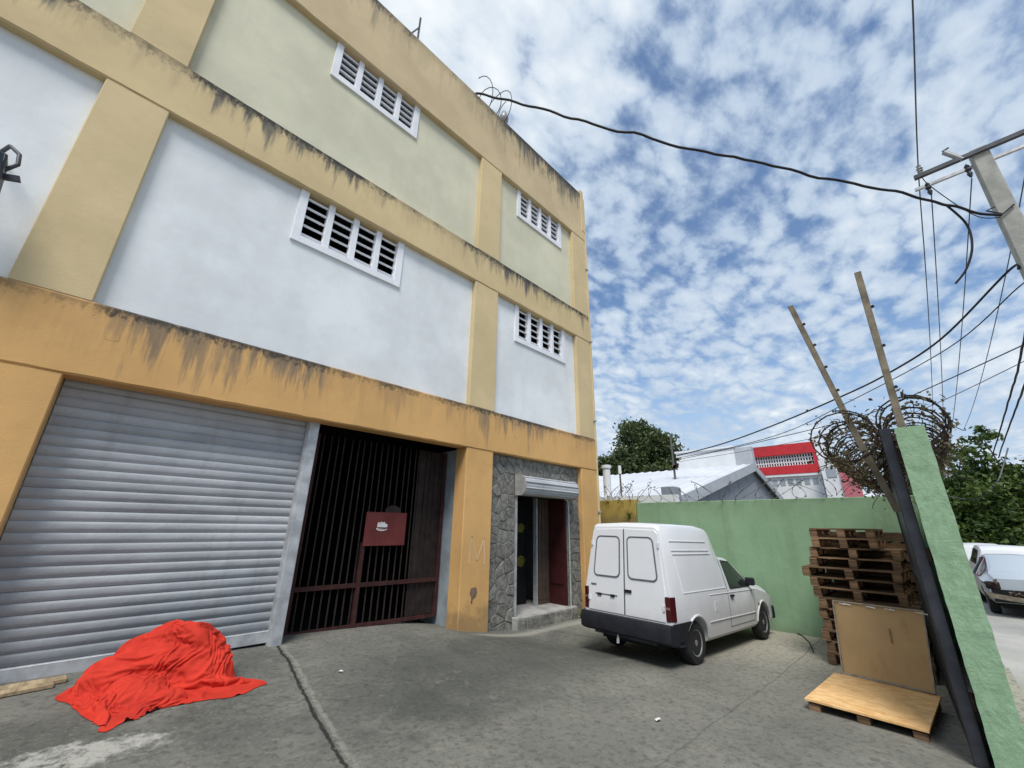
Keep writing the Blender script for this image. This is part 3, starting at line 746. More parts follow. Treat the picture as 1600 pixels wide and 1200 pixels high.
def post(label, pts, w_, nails):
    a = thing('fence_post', label, 'post', pts[0])
    mb = MB(); P = [Vector(p)-Vector(pts[0]) for p in pts]
    # angle iron: two thin flanges
    for u, v in zip(P, P[1:]):
        t = (v-u); yv = Vector((0,1,0)); 
        mb.obox((u+v)/2, t/2, (0,w_/2,0), (.004,0,0)); mb.obox((u+v)/2+Vector((w_/2,w_/2,0)), t/2, (w_/2,0,0), (0,.004,0))
    mb.build('angle_iron', 'iron', a)
    for k in range(nails):
        t = (k+1)/(nails+1); p = P[-2].lerp(P[-1], t)
        MB().bar(p+Vector((0,-w_*.5,0)), p+Vector((0,-w_*.5-.022,.012)), .024).build('clip', 'rust', a)
    return a
pX = 5.55
post('rusty iron post standing straight up on the green pillar', [onX(1412,676,pX), onX(1340,425,pX)], .058, 3)
post('rusty iron post leaning over the yard beside the green pillar', [onX(1404,800,pX+.2), onX(1343,690,pX+.2), onX(1235,478,pX+.2)], .058, 5)

def coil(name, label, cen, rad, turns, wire_r, mat, barbs, seed, droop=0, per=16, skew=.45, jit=.12, group=None, vines=0):
    """concertina wire: cen(t) centre path, loops across it"""
    rd = random.Random(seed); pts = []
    n = turns*per
    e = Vector(cen(0)); ax = (Vector(cen(1))-e).normalized(); u = Vector((0,0,1)); v = ax.cross(u).normalized()
    rj = [1+rd.uniform(-jit, jit) for _ in range(turns+2)]; oj = [Vector((rd.uniform(-1,1), rd.uniform(-1,1), rd.uniform(-1,1)))*rad*jit for _ in range(turns+2)]
    sk = [rd.uniform(-skew,skew) for _ in range(turns+2)]
    for i in range(n+1):
        t = i/n; a = 2*math.pi*i/per; kf = i/per; k0 = int(kf); f = kf-k0
        r = rad*lerp(rj[k0], rj[k0+1], f); o = oj[k0].lerp(oj[k0+1], f)
        c = Vector(cen(t))+o; lat = math.sin(a*.5+1)*.0
        p = c + u*math.cos(a)*r + v*math.sin(a)*r + ax*math.cos(a)*r*lerp(sk[k0], sk[k0+1], f)
        pts.append(p)
    root = thing(name, label, 'razor wire', cen(0), 0, group)
    b = Vector(cen(0)); mb = MB().tube([p-b for p in pts], wire_r, 5)
    mb.build('coil', mat, root, smooth=True)
    bb = MB()
    for i in range(0, n, barbs):
        p = pts[i]-b; t = (pts[min(i+1, n)]-pts[max(i-1,0)]).normalized(); q = t.orthogonal().normalized(); q.rotate(Matrix.Rotation(rd.uniform(0,6.28), 3, t))
        bb.bar(p-q*.022, p+q*.022, .006, .012); bb.bar(p-t*.03, p+t*.03, .016, .008)
    bb.build('barbs', mat, root)['kind'] = 'stuff'
    if vines:
        lf = MB()
        for _ in range(vines):
            i = rd.randrange(len(pts)); p = pts[i]-b+Vector((rd.gauss(0,.05), rd.gauss(0,.05), rd.gauss(-.02,.07)))
            leafquad(lf, p, rd.uniform(.015,.04), rd)
        for _ in range(vines//14):
            i = rd.randrange(len(pts)); p = pts[i]-b; P = [p]
            d = Vector((rd.uniform(-1,1), rd.uniform(-.5,.5), rd.uniform(-.6,.3)))
            for _k in range(5): p = p + d*.07 + Vector((rd.gauss(0,.03), rd.gauss(0,.03), rd.gauss(-.01,.03))); P.append(p)
            lf.tube(P, .005, 4)
        lf.build('dry_vine', 'leaf_dry', root)['kind'] = 'stuff'
    return root
def leafquad(mb, p, s, rd):
    n = Vector((rd.gauss(0,1), rd.gauss(0,1), rd.gauss(.4,1))).normalized(); u = n.orthogonal().normalized(); u.rotate(Matrix.Rotation(rd.uniform(0,6.28), 3, n)); v = n.cross(u)
    a = Vector(p); mb.add([a-u*s, a+v*s*.5+n*s*.15, a+u*s, a-v*s*.5+n*s*.15], [(0,1,2,3)])
coil('razor_wire', 'rusty razor wire coil on the street wall behind the straight post', lambda t: (lerp(5.50,10.2,t), -.085, ZC+1.06-.05*math.sin(t*6)), .245, 30, .008, 'rust', 2, 1, vines=1100)
coil('razor_wire', 'rusty razor wire coil sagging into the yard under the leaning post', lambda t: (lerp(5.50,9.9,t), .46-.1*t, ZC+.96-.12*math.sin(t*3)), .26, 30, .008, 'rust', 2, 2, vines=2000)
coil('razor_wire', 'thin sparse razor wire loops along the top of the long green wall', lambda t: (BX+.08, lerp(5.5,.7,t), ZC+.83), .21, 15, .005, 'wire', 3, 4, jit=.3, skew=1.7)
coil('razor_wire', 'short tangle of wire and dry twigs on the ochre wall', lambda t: (BX+.06, lerp(6.7,5.5,t), ZC+.90), .20, 5, .006, 'rust', 3, 5, jit=.35, skew=1.4, vines=120)
coil('razor_wire', 'two loose wire loops on the warehouse parapet by the cable', lambda t: (lerp(4.75,5.75,t), 6.1, 12.86), .34, 3, .011, 'wire', 5, 11, jit=.25)
# things on the parapet
br = thing('roof_bracket', 'thin steel bracket standing on the warehouse parapet', 'bracket', onY(650,66,6.1))
hgt = onY(657,28,6.1).z-onY(650,66,6.1).z
MB().bar((.03,0,-.08), (.03,0,max(.5,hgt)), .035).build('upright', 'wire', br)
MB().bar((-.22,0,-.06), (.03,0,max(.5,hgt)*.62), .028).build('brace', 'wire', br)
ip = onY(787,193,6.15)
it = thing('service_head', 'grey cable service head on a stub pipe above the parapet', 'service head', ip)
MB().tube([(0,0,-.45),(0,0,.05)], .03, 8).build('pipe', 'galv', it)
MB().lathe([(.02,.50),(.06,.44),(.12,.28),(.14,.18),(.12,.08),(.05,0)], (0,0,0), 'z', 14).build('cap', 'porcelain', it, smooth=True)
MB().box(-.05,.05,-.05,.05,-.12,.0).build('clamp', 'rust', it)
# black flood light on the warehouse wall
fl = thing('flood_light', 'black flood light on a curved bracket fixed to the white panel', 'lamp', onY(-40,262,5.7))
MB().obox((0,0,0), (.17,0,.03), (0,.10,-.03), (-.03,.05,.20)).build('housing', 'black_steel', fl, bevel=.015)
MB().obox((.02,-.115,0.03), (.14,0,.02), (0,.006,0), (-.02,.0,.15)).build('lens', 'glass', fl)
MB().tube([(.15,.02,.10),(.20,.06,.24),(.17,.10,.38),(.08,.16,.47),(-.02,.42,.50)], .018, 8).build('bracket', 'black_steel', fl, smooth=True)
MB().bar((.12,0,.0), (.27,.0,.06), .03, .06).build('visor', 'black_steel', fl)

# ------------------------------------------------------------------ vehicles
SECT = 10
def section(x, top, ws, wb, wr, belt, zb, lean=0, crown=.015):
    hb = min(.58, zb+.3)
    pts = [(0,zb),(ws-.05,zb),(ws,zb+.05),(wb,hb),(wb,belt),(lerp(wb,wr,.45),lerp(belt,top-.07,.45)),(wr,top-.075),(wr-.022,top-.026),(wr-.075,top),(0,top+crown)]
    return [(x+lean*(z-zb), y, z) for y, z in pts]
def shell(stations):
    vs = []; fs = []; n = SECT; full = 2*n-2
    rings = []
    for s_ in stations:
        h = section(*s_)
        ring = [(x,-y,z) for x, y, z in h] + [(x,y,z) for x, y, z in h[-2:0:-1]]
        rings.append(ring); vs += ring
    for i in range(len(stations)-1):
        for k in range(full):
            a = i*full+k; b = i*full+(k+1) % full; fs.append((a, b, b+full, a+full))
    fs.append(tuple(range(full-1,-1,-1))); fs.append(tuple((len(stations)-1)*full+k for k in range(full)))
    return MB().add(vs, fs)
def side_w(stations, x, z):
    """half width of the shell at length x and height z"""
    for a, b in zip(stations, stations[1:]):
        if a[0] <= x <= b[0] or b is stations[-1]:
            t = 0 if b[0] == a[0] else max(0, min(1, (x-a[0])/(b[0]-a[0])))
            s_ = [lerp(p, q, t) for p, q in zip(a, b)]; h = section(*s_)
            for (xa,ya,za), (xb,yb,zb) in zip(h[1:], h[2:]):
                if za <= z <= zb and zb > za: return lerp(ya, yb, (z-za)/(zb-za))
            return h[2][1] if z < h[2][2] else h[-3][1]
def carve(me, cuts):
    """cut cylinders (across y) out of a closed mesh"""
    o = bpy.data.objects.new('tmp', me); COL.objects.link(o); tmp = [o]
    for cx, cz, r in cuts:
        c = put('cut', MB().lathe([(r,-1.2),(r,1.2)], (cx,0,cz), 'y', 36).mesh('cut', 'under')); tmp.append(c)
        m = o.modifiers.new('b', 'BOOLEAN'); m.operation = 'DIFFERENCE'; m.solver = 'EXACT'; m.object = c
    dg = bpy.context.evaluated_depsgraph_get(); dg.update()
    new = bpy.data.meshes.new_from_object(o.evaluated_get(dg))
    for t in tmp: bpy.data.objects.remove(t)
    new.shade_smooth(); new.set_sharp_from_angle(angle=R_(28))
    return new
def on_side(stations, pts, off, side=-1):
    return [(x, side*(side_w(stations, x, z)+off), z) for x, z in pts]
def patch(stations, pts, off, thick, side=-1, rings=5):
    """a thin plate following the body side: pts in (x,z)"""
    pts = densify(pts, .06, True); n = len(pts); c = (sum(p[0] for p in pts)/n, sum(p[1] for p in pts)/n)
    vs = on_side(stations, pts, off-thick, side); fs = []
    for k in range(rings): vs += on_side(stations, [(lerp(x, c[0], k/rings), lerp(z, c[1], k/rings)) for x, z in pts], off, side)
    vs += on_side(stations, [c], off, side)
    for k in range(rings): fs += [(k*n+i, k*n+(i+1) % n, (k+1)*n+(i+1) % n, (k+1)*n+i) for i in range(n)]
    fs += [(rings*n+i, rings*n+(i+1) % n, (rings+1)*n) for i in range(n)]
    return MB().add(vs, fs)
def densify(pts, st, close=False):
    out = []; P = list(pts)+([pts[0]] if close else [])
    for a, b in zip(P, P[1:]):
        L_ = math.dist(a, b); n = max(1, int(L_/st))
        out += [tuple(lerp(p, q, i/n) for p, q in zip(a, b)) for i in range(n)]
    if not close: out.append(P[-1])
    return out
def roundrect(x0, x1, z0, z1, r, n=4):
    out = []
    for cx, cz, a in ((x1-r,z1-r,0),(x0+r,z1-r,90),(x0+r,z0+r,180),(x1-r,z0+r,270)):
        for i in range(n+1):
            t = R_(a+90*i/n); out.append((cx+r*math.cos(t), cz+r*math.sin(t)))
    return out
def wheel(parent, x, y, r, w_, side, rim='rim'):
    c = (x, y, r)
    h = w_/2
    t = MB().lathe([(r*.60,-h*.8),(r*.64,-h),(r*.93,-h*.96),(r*.985,-h*.7),(r,-h*.4),(r,h*.4),(r*.985,h*.7),(r*.93,h*.96),(r*.64,h),(r*.60,h*.8)], c, 'y', 32)
    w1 = t.build('wheel', 'rubber', parent, smooth=40)
    s_ = side
    MB().lathe([(r*.60, s_*h*.75),(r*.61, s_*h*.93),(r*.56, s_*h*.85),(r*.52, s_*h*.45),(r*.34, s_*h*.40),(r*.30, s_*h*.62),(r*.16, s_*h*.66),(r*.14, s_*h*.82),(r*.02, s_*h*.84)], c, 'y', 28).build('rim', rim, w1, smooth=35)
    hl = MB()
    for k in range(8):
        a = 2*math.pi*k/8
        hl.lathe([(.014, s_*(h*.405)),(.014, s_*h*.44)], (x+r*.43*math.cos(a), y, r+r*.43*math.sin(a)), 'y', 8)
    hl.build('rim_holes', 'under', w1)
    return w1

def make_van():
    v = thing('delivery_van', 'white panel van with black bumper parked nose to the green wall', 'van', (5.93, 3.50, -.005), R_(-3.4))
    v.rotation_euler = (0, R_(1.3), R_(-3.4)); v.location.z = ground(6.6,3.3)+.005
    H = 1.78; W = .735
    #      x     top  ws    wb    wr   belt  zb  lean
    ST = [(0.00, 1.80, .70, W-.015, .585, .88, .34, .075, .012),
          (0.05, 1.85,.71, W,      .60, .88, .32, .062, .02),
          (0.60, 1.865, .71, W+.005, .615, .88, .25, 0, .022),
          (1.30, 1.865, .71, W+.005, .615, .88, .24, 0, .022),
          (1.64, 1.835,.71, W,      .605, .88, .24, 0, .02),
          (1.74, 1.79,.71, W,      .60, .88, .24, 0, .018),
          (1.98, 1.42, .71, W,      .60, .88, .24, 0, .015),
          (2.06, 1.385,.71, W,      .595, .88, .24, 0, .015),
          (2.42, 1.36, .71, W,      .585, .87, .24, 0, .015),
          (2.62, 1.26, .71, W,      .60, .87, .24, 0, .015),
          (3.18, .93, .71, W-.005,  .655, .84, .24, 0, .02),
          (3.75, .85, .70, W-.03,   .64, .74, .24, 0, .02),
          (4.08, .77, .66, W-.07,   .60, .66, .26, 0, .015),
          (4.16, .66, .62, W-.11,   .56, .56, .28, 0, .01)]
    AX = (.72, 3.42); WR = .275
    body = carve(shell(ST).mesh('body', 'van_white', smooth=30), [(AX[0], WR, .345), (AX[1], WR, .345)])
    put('body', body, v)
    MB().box(.15, 3.9, -.50, .50, .22, .62).build('underbody', 'under', v)
    for x in AX:
        for s_ in (-1, 1):
            wheel(v, x, s_*.625, WR, .165, s_)
    MB().tube([(AX[0],-.55,WR),(AX[0],.55,WR)], .04, 8).build('axle', 'under', v)
    # rear bumper wrapping round to the wheel arches
    bp = MB(); prof = [(-.09,.36),(-.10,.50),(-.07,.565),(.06,.565),(.06,.34),(-.03,.325)]
    ys = [(-.76,.07),(-.74,.015),(-.66,0),(.66,0),(.74,.015),(.76,.07)]
    vs = []; fs = []; m = len(prof)
    for y, dx in ys: vs += [(x+dx, y, z) for x, z in prof]
    for i in range(len(ys)-1): fs += [(i*m+k, i*m+(k+1) % m, (i+1)*m+(k+1) % m, (i+1)*m+k) for k in range(m)]
    fs += [tuple(range(m)), tuple(range(len(vs)-1, len(vs)-m-1, -1))]
    bump = bp.add(vs, fs).build('rear_bumper', 'plastic', v, smooth=30)
    for s_ in (-1, 1):
        patch(ST, [(.06,.30),(.36,.28),(.395,.40),(.44,.50),(.52,.575),(.04,.575)], .022, .05, s_).build('bumper_side', 'plastic', bump)
    MB().box(-.045,.02,-.50,.50,.30,.34).build('step_bar', 'black_steel', bump)
    MB().tube([(-.02,.10,.36),(-.05,.10,.22)], .02, 8).build('tow_hook', 'galv', bump)
    # rear doors
    def rx(z): return .075*(z-.34)+.0
    def rear_poly(pts, off, thick):
        o = [(rx(z)-off, y, z) for y, z in pts]; i = [(rx(z)-off+thick, y, z) for y, z in pts]; n = len(pts)
        return MB().add(o+i, [tuple(range(n)), tuple(range(2*n-1,n-1,-1))] + [(k, (k+1) % n, n+(k+1) % n, n+k) for k in range(n)])
    def rear_line(pts, r, mat, name, parent): MB().tube([(rx(z)-.002, y, z) for y, z in pts], r, 6).build(name, mat, parent)
    for s_, (ya, yb) in ((1, (.012, .635)), (-1, (-.635, -.012))):
        sgn = 1 if s_ > 0 else -1
        inner, outer = (.012, .64); top_o = .575
        pts = [(sgn*inner,.585),(sgn*outer,.585),(sgn*(outer+.02),.88),(sgn*top_o,1.72),(sgn*(top_o-.05),1.765),(sgn*inner,1.78)]
        d = rear_poly(pts, .012, .03).build('rear_door', 'van_white', v, bevel=.006)
        # blanked window with rubber gasket
        a, b = sgn*.075, sgn*.535
        def wp(y, z): return (y*lerp(1.04, .93, (z-1.02)/.58), z)
        rr = [wp(y, z) for y, z in roundrect(min(a,b), max(a,b), 1.08, 1.66, .07, 5)]
        pn = rear_poly(rr, .018, .02).build('blank_window', 'van_white', d)
        P = [(rx(z)-.017, y, z) for y, z in rr]; MB().tube(P+[P[0], P[1]], .011, 6, False).build('gasket', 'gasket', pn, smooth=True)
        # press line
        rear_line([(sgn*.04,.80),(sgn*.60,.80)], .004, 'gap', 'press_line', d)
        for z in (.72, 1.52):
            MB().box(rx(z)-.03, rx(z)+.02, sgn*(outer-.01 if z < 1 else .585)-.012, sgn*(outer-.01 if z < 1 else .585)+.012, z, z+.07).build('hinge', 'van_white', d)
    MB().tube([(rx(z)-.008, 0, z) for z in (.59, 1.1, 1.77)], .008, 6).build('door_gap', 'gap', v)
    MB().obox((rx(.90)-.018,-.07,.905), (.012,0,0), (0,.055,0), (0,0,.020)).build('door_handle', 'plastic', v)
    for y in (.20, .44): MB().obox((rx(.80)-.020,y,.815), (.01,0,0), (0,.035,0), (0,0,.016)).build('plate_lamp', 'plastic', v)
    MB().obox((rx(.82)-.016,.32,.822), (.004,0,0), (0,.20,0), (0,0,.006)).build('plate_bar', 'gasket', v)
    MB().obox((rx(.94)-.0155,.555,.945), (.003,0,0), (0,.05,0), (0,0,.012)).build('badge', 'gasket', v)
    # tail lamps on the corners
    for s_ in (-1, 1):
        y0, y1 = s_*.655, s_*.742
        tl = MB().prism([(rx(.70)-.022,y0),(rx(.70)-.015,s_*.72),(rx(.7)+.045,y1+s_*.004),(rx(.7)+.10,y1+s_*.004),(rx(.7)+.10,y0)], 'z', .60, .90).build('tail_lamp', 'tail', v, bevel=.004)
        MB().prism([(rx(.70)-.024,s_*.66),(rx(.70)-.0175,s_*.718),(rx(.7),s_*.718),(rx(.7),s_*.66)], 'z', .745, .775).build('reverse_lens', 'tail_clear', tl)
    # flanks
    for s_ in (-1, 1):
        for (x0, x1, z) in ((.30,1.50,1.62),(.30,1.55,1.49),(.32,1.58,1.44)):
            P = on_side(ST, densify([(x0,z),(x1,z)], .1), .0, s_); MB().tube(P, .011, 6).build('side_rib', 'van_white', v, smooth=True)
        P = on_side(ST, densify([(.36,1.38),(.40,.93),(1.86,.93)], .08), -.002, s_); MB().tube(P, .010, 6).build('side_rib', 'van_white', v, smooth=True)
        # quarter panel seam, door cut lines
        P = on_side(ST, densify([(1.97,1.36),(1.90,.90),(1.92,.36)], .08), .001, s_); MB().tube(P, .004, 5).build('door_gap', 'gap', v)
        P = on_side(ST, densify([(3.06,.90),(3.02,.60),(2.98,.36),(1.92,.36)], .08), .001, s_); MB().tube(P, .004, 5).build('door_gap', 'gap', v)
        P = on_side(ST, densify([(1.15,.50),(2.0,.49),(3.0,.48)], .15), .0, s_); MB().tube(P, .010, 6).build('rubbing_strip', 'van_white', v, smooth=True)
        P = on_side(ST, densify([(1.2,.86),(3.1,.84)], .15), .0, s_); MB().tube(P, .007, 6).build('belt_crease', 'van_white', v, smooth=True)
        gl_ = patch(ST, [(2.03,.91),(3.03,.905),(2.92,.975),(2.56,1.21),(2.42,1.30),(2.10,1.325)], .010, .02, s_).build('side_window', 'glass', v, smooth=60)
        P = on_side(ST, densify([(2.03,.91),(3.03,.905),(2.92,.975),(2.56,1.21),(2.42,1.30),(2.10,1.325)], .1, True), .007, s_)
        MB().tube(P+[P[0]], .010, 5).build('window_seal', 'plastic', gl_)
        q = on_side(ST, [(2.04,.80)], .014, s_)[0]; MB().obox(q, (.06,0,0), (0,.014,0), (0,0,.016)).build('door_handle', 'plastic', v)
        q = Vector(on_side(ST, [(2.86,.98)], .10, s_)[0]); mr = MB().obox(q, (.035,0,0), (0,.075,0), (0,0,.065)).build('wing_mirror', 'plastic', v, bevel=.02)
        MB().bar(q-Vector((0,s_*.02,.03)), q-Vector((-.03,s_*.10,.06)), .03).build('mirror_arm', 'plastic', mr)
        # arch lips
        for cx in AX:
            P = [(cx+.350*math.cos(a), s_*(side_w(ST, cx+.350*math.cos(a), max(.3, WR+.350*math.sin(a)))+.004), WR+.350*math.sin(a)) for a in [R_(8+164*i/22) for i in range(23)]]
            MB().tube(P, .016, 6).build('arch_lip', 'van_white', v, smooth=True)
        q = on_side(ST, [(3.20,.60)], .006, s_)[0]; MB().obox(q, (.03,0,0), (0,.006,0), (0,0,.014)).build('side_marker', 'tail_clear', v)
        patch(ST, [(1.35,.62),(1.47,.62),(1.47,.76),(1.35,.76)], .004, .01, s_).build('fuel_flap', 'van_white', v) if s_ < 0 else None
    # windscreen, front bumper, head lamps (face the wall)
    MB().add([(2.50,-.50,1.335),(2.50,.50,1.335),(3.14,.60,.985),(3.14,-.60,.985)], [(0,1,2,3)]).build('windscreen', 'glass', v)
    MB().prism([(4.0,-.72),(4.0,.72),(4.14,.66),(4.22,.50),(4.22,-.50),(4.14,-.66)], 'z', .28, .50).build('front_bumper', 'plastic', v, bevel=.02)
    for s_ in (-1, 1): MB().box(4.09, 4.17, min(s_*.34,s_*.58), max(s_*.34,s_*.58), .55, .68).build('head_lamp', 'tail_clear', v, bevel=.01)
    return v
make_van()

def make_car(name, label, cat, ST, AX, WR, mat, glass, side_win, rear_win, loc, rz=0, tails=True, bumper=True, group=None):
    v = thing(name, label, cat, loc, rz, group)
    put('body', carve(shell(ST).mesh('body', mat, smooth=30), [(AX[0], WR, WR+.06), (AX[1], WR, WR+.06)]), v)
    L_ = ST[-1][0]; wd = ST[3][3]
    MB().box(.25, L_-.3, -wd+.25, wd-.25, .2, .6).build('underbody', 'under', v)
    for x in AX:
        for s_ in (-1, 1): wheel(v, x, s_*(wd-.12), WR, .20, s_)
    for s_ in (-1, 1):
        for sw in side_win:
            g = patch(ST, sw, .006, .012, s_).build('side_window', glass, v)
            P = on_side(ST, densify(sw, .1, True), .007, s_); MB().tube(P+[P[0]], .012, 5).build('window_seal', 'plastic', g)
    (xa, za, ya), (xb, zb, yb) = rear_win
    MB().add([(xa,-ya,za),(xa,ya,za),(xb,yb,zb),(xb,-yb,zb),(xa+.02,-ya,za-.02),(xa+.02,ya,za-.02),(xb+.02,yb,zb-.02),(xb+.02,-yb,zb-.02)], [(0,1,2,3),(7,6,5,4),(0,4,5,1),(1,5,6,2),(2,6,7,3),(3,7,4,0)]).build('rear_window', glass, v)
    if tails:
        for s_ in (-1, 1): MB().box(-.03, .08, min(s_*(wd-.22), s_*(wd-.02)), max(s_*(wd-.22), s_*(wd-.02)), .72, .90).build('tail_lamp', 'tail', v, bevel=.01)
    if bumper: MB().box(-.10, .06, -wd+.03, wd-.03, .30, .52).build('rear_bumper', mat, v, bevel=.03)
    return v
SED = [(0.0,.92,.70,.80,.66,.74,.45,0,.01),(.12,.98,.76,.85,.70,.78,.34,0,.015),(.75,1.02,.78,.87,.70,.84,.24,0,.02),(.95,1.08,.78,.87,.66,.86,.22,0,.02),(1.55,1.42,.78,.87,.58,.88,.22,0,.02),
       (2.1,1.46,.78,.87,.58,.88,.22,0,.02),(2.6,1.42,.78,.87,.58,.87,.22,0,.02),(3.35,1.0,.78,.86,.68,.84,.22,0,.02),(4.15,.86,.74,.82,.66,.72,.24,0,.02),(4.42,.70,.64,.70,.56,.58,.3,0,.01)]
cz = street_z(17.6)-.02
cA = onX(1512, 900, 18.2)
car = make_car('damaged_car', 'silver saloon car with its rear bumper torn off parked in the street', 'car', SED, (.82,3.45), .31, 'silver', 'glass2',
         [[(.98,.90),(1.85,.90),(1.85,1.36),(1.56,1.36),(1.22,1.17)], [(1.95,.90),(3.10,.90),(2.60,1.34),(1.95,1.37)]], ((.90,1.05,.60),(1.52,1.40,.52)), (17.35, -1.50, cz), R_(1.5), tails=False, bumper=False)
# torn rear: exposed crash panel, ragged scraps and a hanging bumper skin
MB().box(-.03, .03, -.74, .76, .36, .66).build('crash_panel', 'under', car)
rd = random.Random(12)
for k in range(14):
    y = rd.uniform(-.75,.84); z = rd.uniform(.50,.88); s_ = rd.uniform(.08,.26)
    P = [(rd.uniform(-.16,-.02), y+rd.uniform(-s_,s_), z+rd.uniform(-.5*s_,.5*s_)) for _ in range(4)]
    MB().add(P+[(x+.02,y_,z_+.01) for x,y_,z_ in P], [(0,1,2,3),(7,6,5,4),(0,4,5,1),(1,5,6,2),(2,6,7,3),(3,7,4,0)]).build('torn_scrap', ['plastic','iron','rust'][k % 3], car)
MB().bar((-.12,.84,.52), (-.22,-.1,.40), .05, .11).build('hanging_bumper', 'iron', car)
MB().box(-.02,.10,.58,.84,.66,.84).build('tail_lamp', 'rust', car, bevel=.02)
PICK = [(0.0,1.02,.72,.82,.74,.80,.50,0,.01),(.10,1.50,.76,.86,.66,.92,.40,.02,.02),(.5,1.62,.78,.88,.66,.95,.3,0,.02),(1.5,1.65,.78,.88,.66,.95,.28,0,.02),(2.6,1.63,.78,.88,.66,.95,.28,0,.02),(3.0,1.55,.78,.88,.66,.98,.28,0,.02),(3.7,1.14,.78,.88,.72,.95,.28,0,.02),(4.4,1.02,.76,.86,.70,.85,.3,0,.02),(4.7,.86,.70,.78,.62,.7,.35,0,.01)]
SWP = [[(.45,1.0),(1.5,1.0),(1.5,1.50),(.55,1.46)], [(1.6,1.0),(2.6,1.0),(2.6,1.50),(1.6,1.50)]]
make_car('parked_suv', 'white high roofed car parked just beyond the silver saloon', 'car', PICK, (.9,3.7), .34, 'car_white', 'glass', SWP, ((.03,1.04,.66),(.11,1.42,.58)), (23.6, -1.72, street_z(23.6)-.02), R_(1))
make_car('parked_suv', 'far white car parked in the street past the high roofed one', 'car', PICK, (.9,3.7), .34, 'car_white', 'glass', SWP, ((.03,1.04,.66),(.11,1.42,.58)), (30.5, -1.45, street_z(30.5)-.02), R_(1))
make_car('parked_suv', 'farthest pale saloon parked under the street trees', 'car', SED, (.82,3.45), .31, 'silver', 'glass2', [[(.98,.90),(1.85,.90),(1.85,1.36),(1.56,1.36),(1.22,1.17)]], ((.90,1.05,.60),(1.52,1.40,.52)), (30.0, -4.3, street_z(30)-.02), R_(2))

# ------------------------------------------------------------------ pallets
def make_pallet(w_, d_, proto={}):
    """w_ across (y), d_ along x, height .144; local origin at front-left-bottom centre"""
    key = (w_, d_)
    if key in proto: return copy_tree(proto[key])
    p = put('pallet', None)
    def bm_(sx, sy, sz): return MB().box(-sx/2,sx/2,-sy/2,sy/2,0,sz).mesh('board', 'pallet', bevel=.003)
    top = bm_(.098, w_, .021); bot = bm_(d_, .098, .02); blk = bm_(.12, .10, .082)
    strg = bm_(d_, .098, .02)
    n = 7 if d_ > .9 else 6
    rp = random.Random(int(w_*1000+d_*10))
    for i in range(n): put('top_board', top, p, ((i+.5)*d_/n, rp.uniform(-.006,.006), .1225), (0, 0, rp.uniform(-.01,.01)))
    for y in (-w_/2+.05, 0, w_/2-.05):
        put('stringer_board', strg, p, (d_/2, y, .102)); put('bottom_board', bot, p, (d_/2, y, 0))
        for x in (.062, d_/2, d_-.062): put('block', blk, p, (x+rp.uniform(-.006,.006), y, .020), (0,0,rp.uniform(-.04,.04)))
    proto[key] = p
    return p
STACK = [(1.15,.98,0),(1.15,.98,.02),(1.15,1.0,-.01),(1.15,1.0,.03),(1.15,1.0,.0),(1.15,1.0,.02),(1.15,1.0,.05),(1.10,1.0,-.04),(1.10,1.0,-.02),(1.20,1.0,-.12),(1.20,1.0,-.10),(1.10,1.0,.01),(1.10,1.0,.03),(.82,1.0,.06),(.82,1.0,.05)]
BASE = onZ(1287, 1036, ground(8.2,1.3))
zb = ground(8.2, 1.0)+.004
lay = 0
rk = random.Random(21)
NP = 13
ORD = ['lowest','second','third','fourth','fifth','sixth','seventh','eighth','ninth','tenth','eleventh','next to topmost','topmost']
STK = [(1.15,0),(1.15,.02),(1.15,-.02),(1.15,.03),(1.15,0),(1.15,.03),(1.10,-.03),(1.10,-.05),(1.20,-.14),(1.20,-.12),(1.10,.0),(1.10,.02),(.82,.08)]
STK[-2] = (.82,.09); STK[-3] = (1.10,.03); STK[-4] = (1.10,.0)
for k in range(NP):
    w_, dy = STK[k]
    p = make_pallet(w_, 1.0)
    x0 = BASE.x + .02 + rk.uniform(-.02,.03) + k*.012; yl = BASE.y - .06 - dy*.9
    p.location = (x0, yl - w_/2, zb); p.rotation_euler = (0, 0, R_(rk.uniform(-2.2, 2.2) - 1.0))
    tag(p, ORD[k] + (' wooden pallet' if k in (0,11,12) else ' wooden pallet from the ground') + ' in the tall stack against the green wall', 'pallet', 'pallets in the tall stack')
    zb += .1455
# added stack behind, turned side-on to block light through the tall stack
rk2 = random.Random(8); zb2_ = ground(9.8, .9)+.004
for k in range(13):
    q_ = put('pallet', None); n = 7
    def bd(nm, x0, x1, y0, y1, z0, z1): MB().box(x0,x1,y0,y1,z0,z1).build(nm, 'pallet', q_, bevel=.003)
    if k == 0:
        for i in range(n): bd('top_board', -.5, .5, -.58+i*1.16/n, -.58+i*1.16/n+.11, .122, .143)
        for i in range(3): bd('bottom_board', -.5, .5, -.58+i*.53, -.58+i*.53+.10, 0, .02)
        for x in (-.5, -.022, .456): bd('stringer', x, x+.044, -.58, .58, .0205, .1215)
        proto2 = q_
    else:
        bpy.data.objects.remove(q_); q_ = copy_tree(proto2)
    q_.location = (9.84+rk2.uniform(-.04,.03), BASE.y-.72+rk2.uniform(-.08,.08), zb2_); q_.rotation_euler = (0,0,R_(rk2.uniform(-2,2)))
    tag(q_, ('lowest' if k == 0 else 'topmost' if k == 12 else 'next to topmost' if k == 11 else ORD[k]) + ' added wooden pallet in the rear stack that blocks light through the tall stack', 'pallet', 'added pallets in the rear stack'); zb2_ += .1455
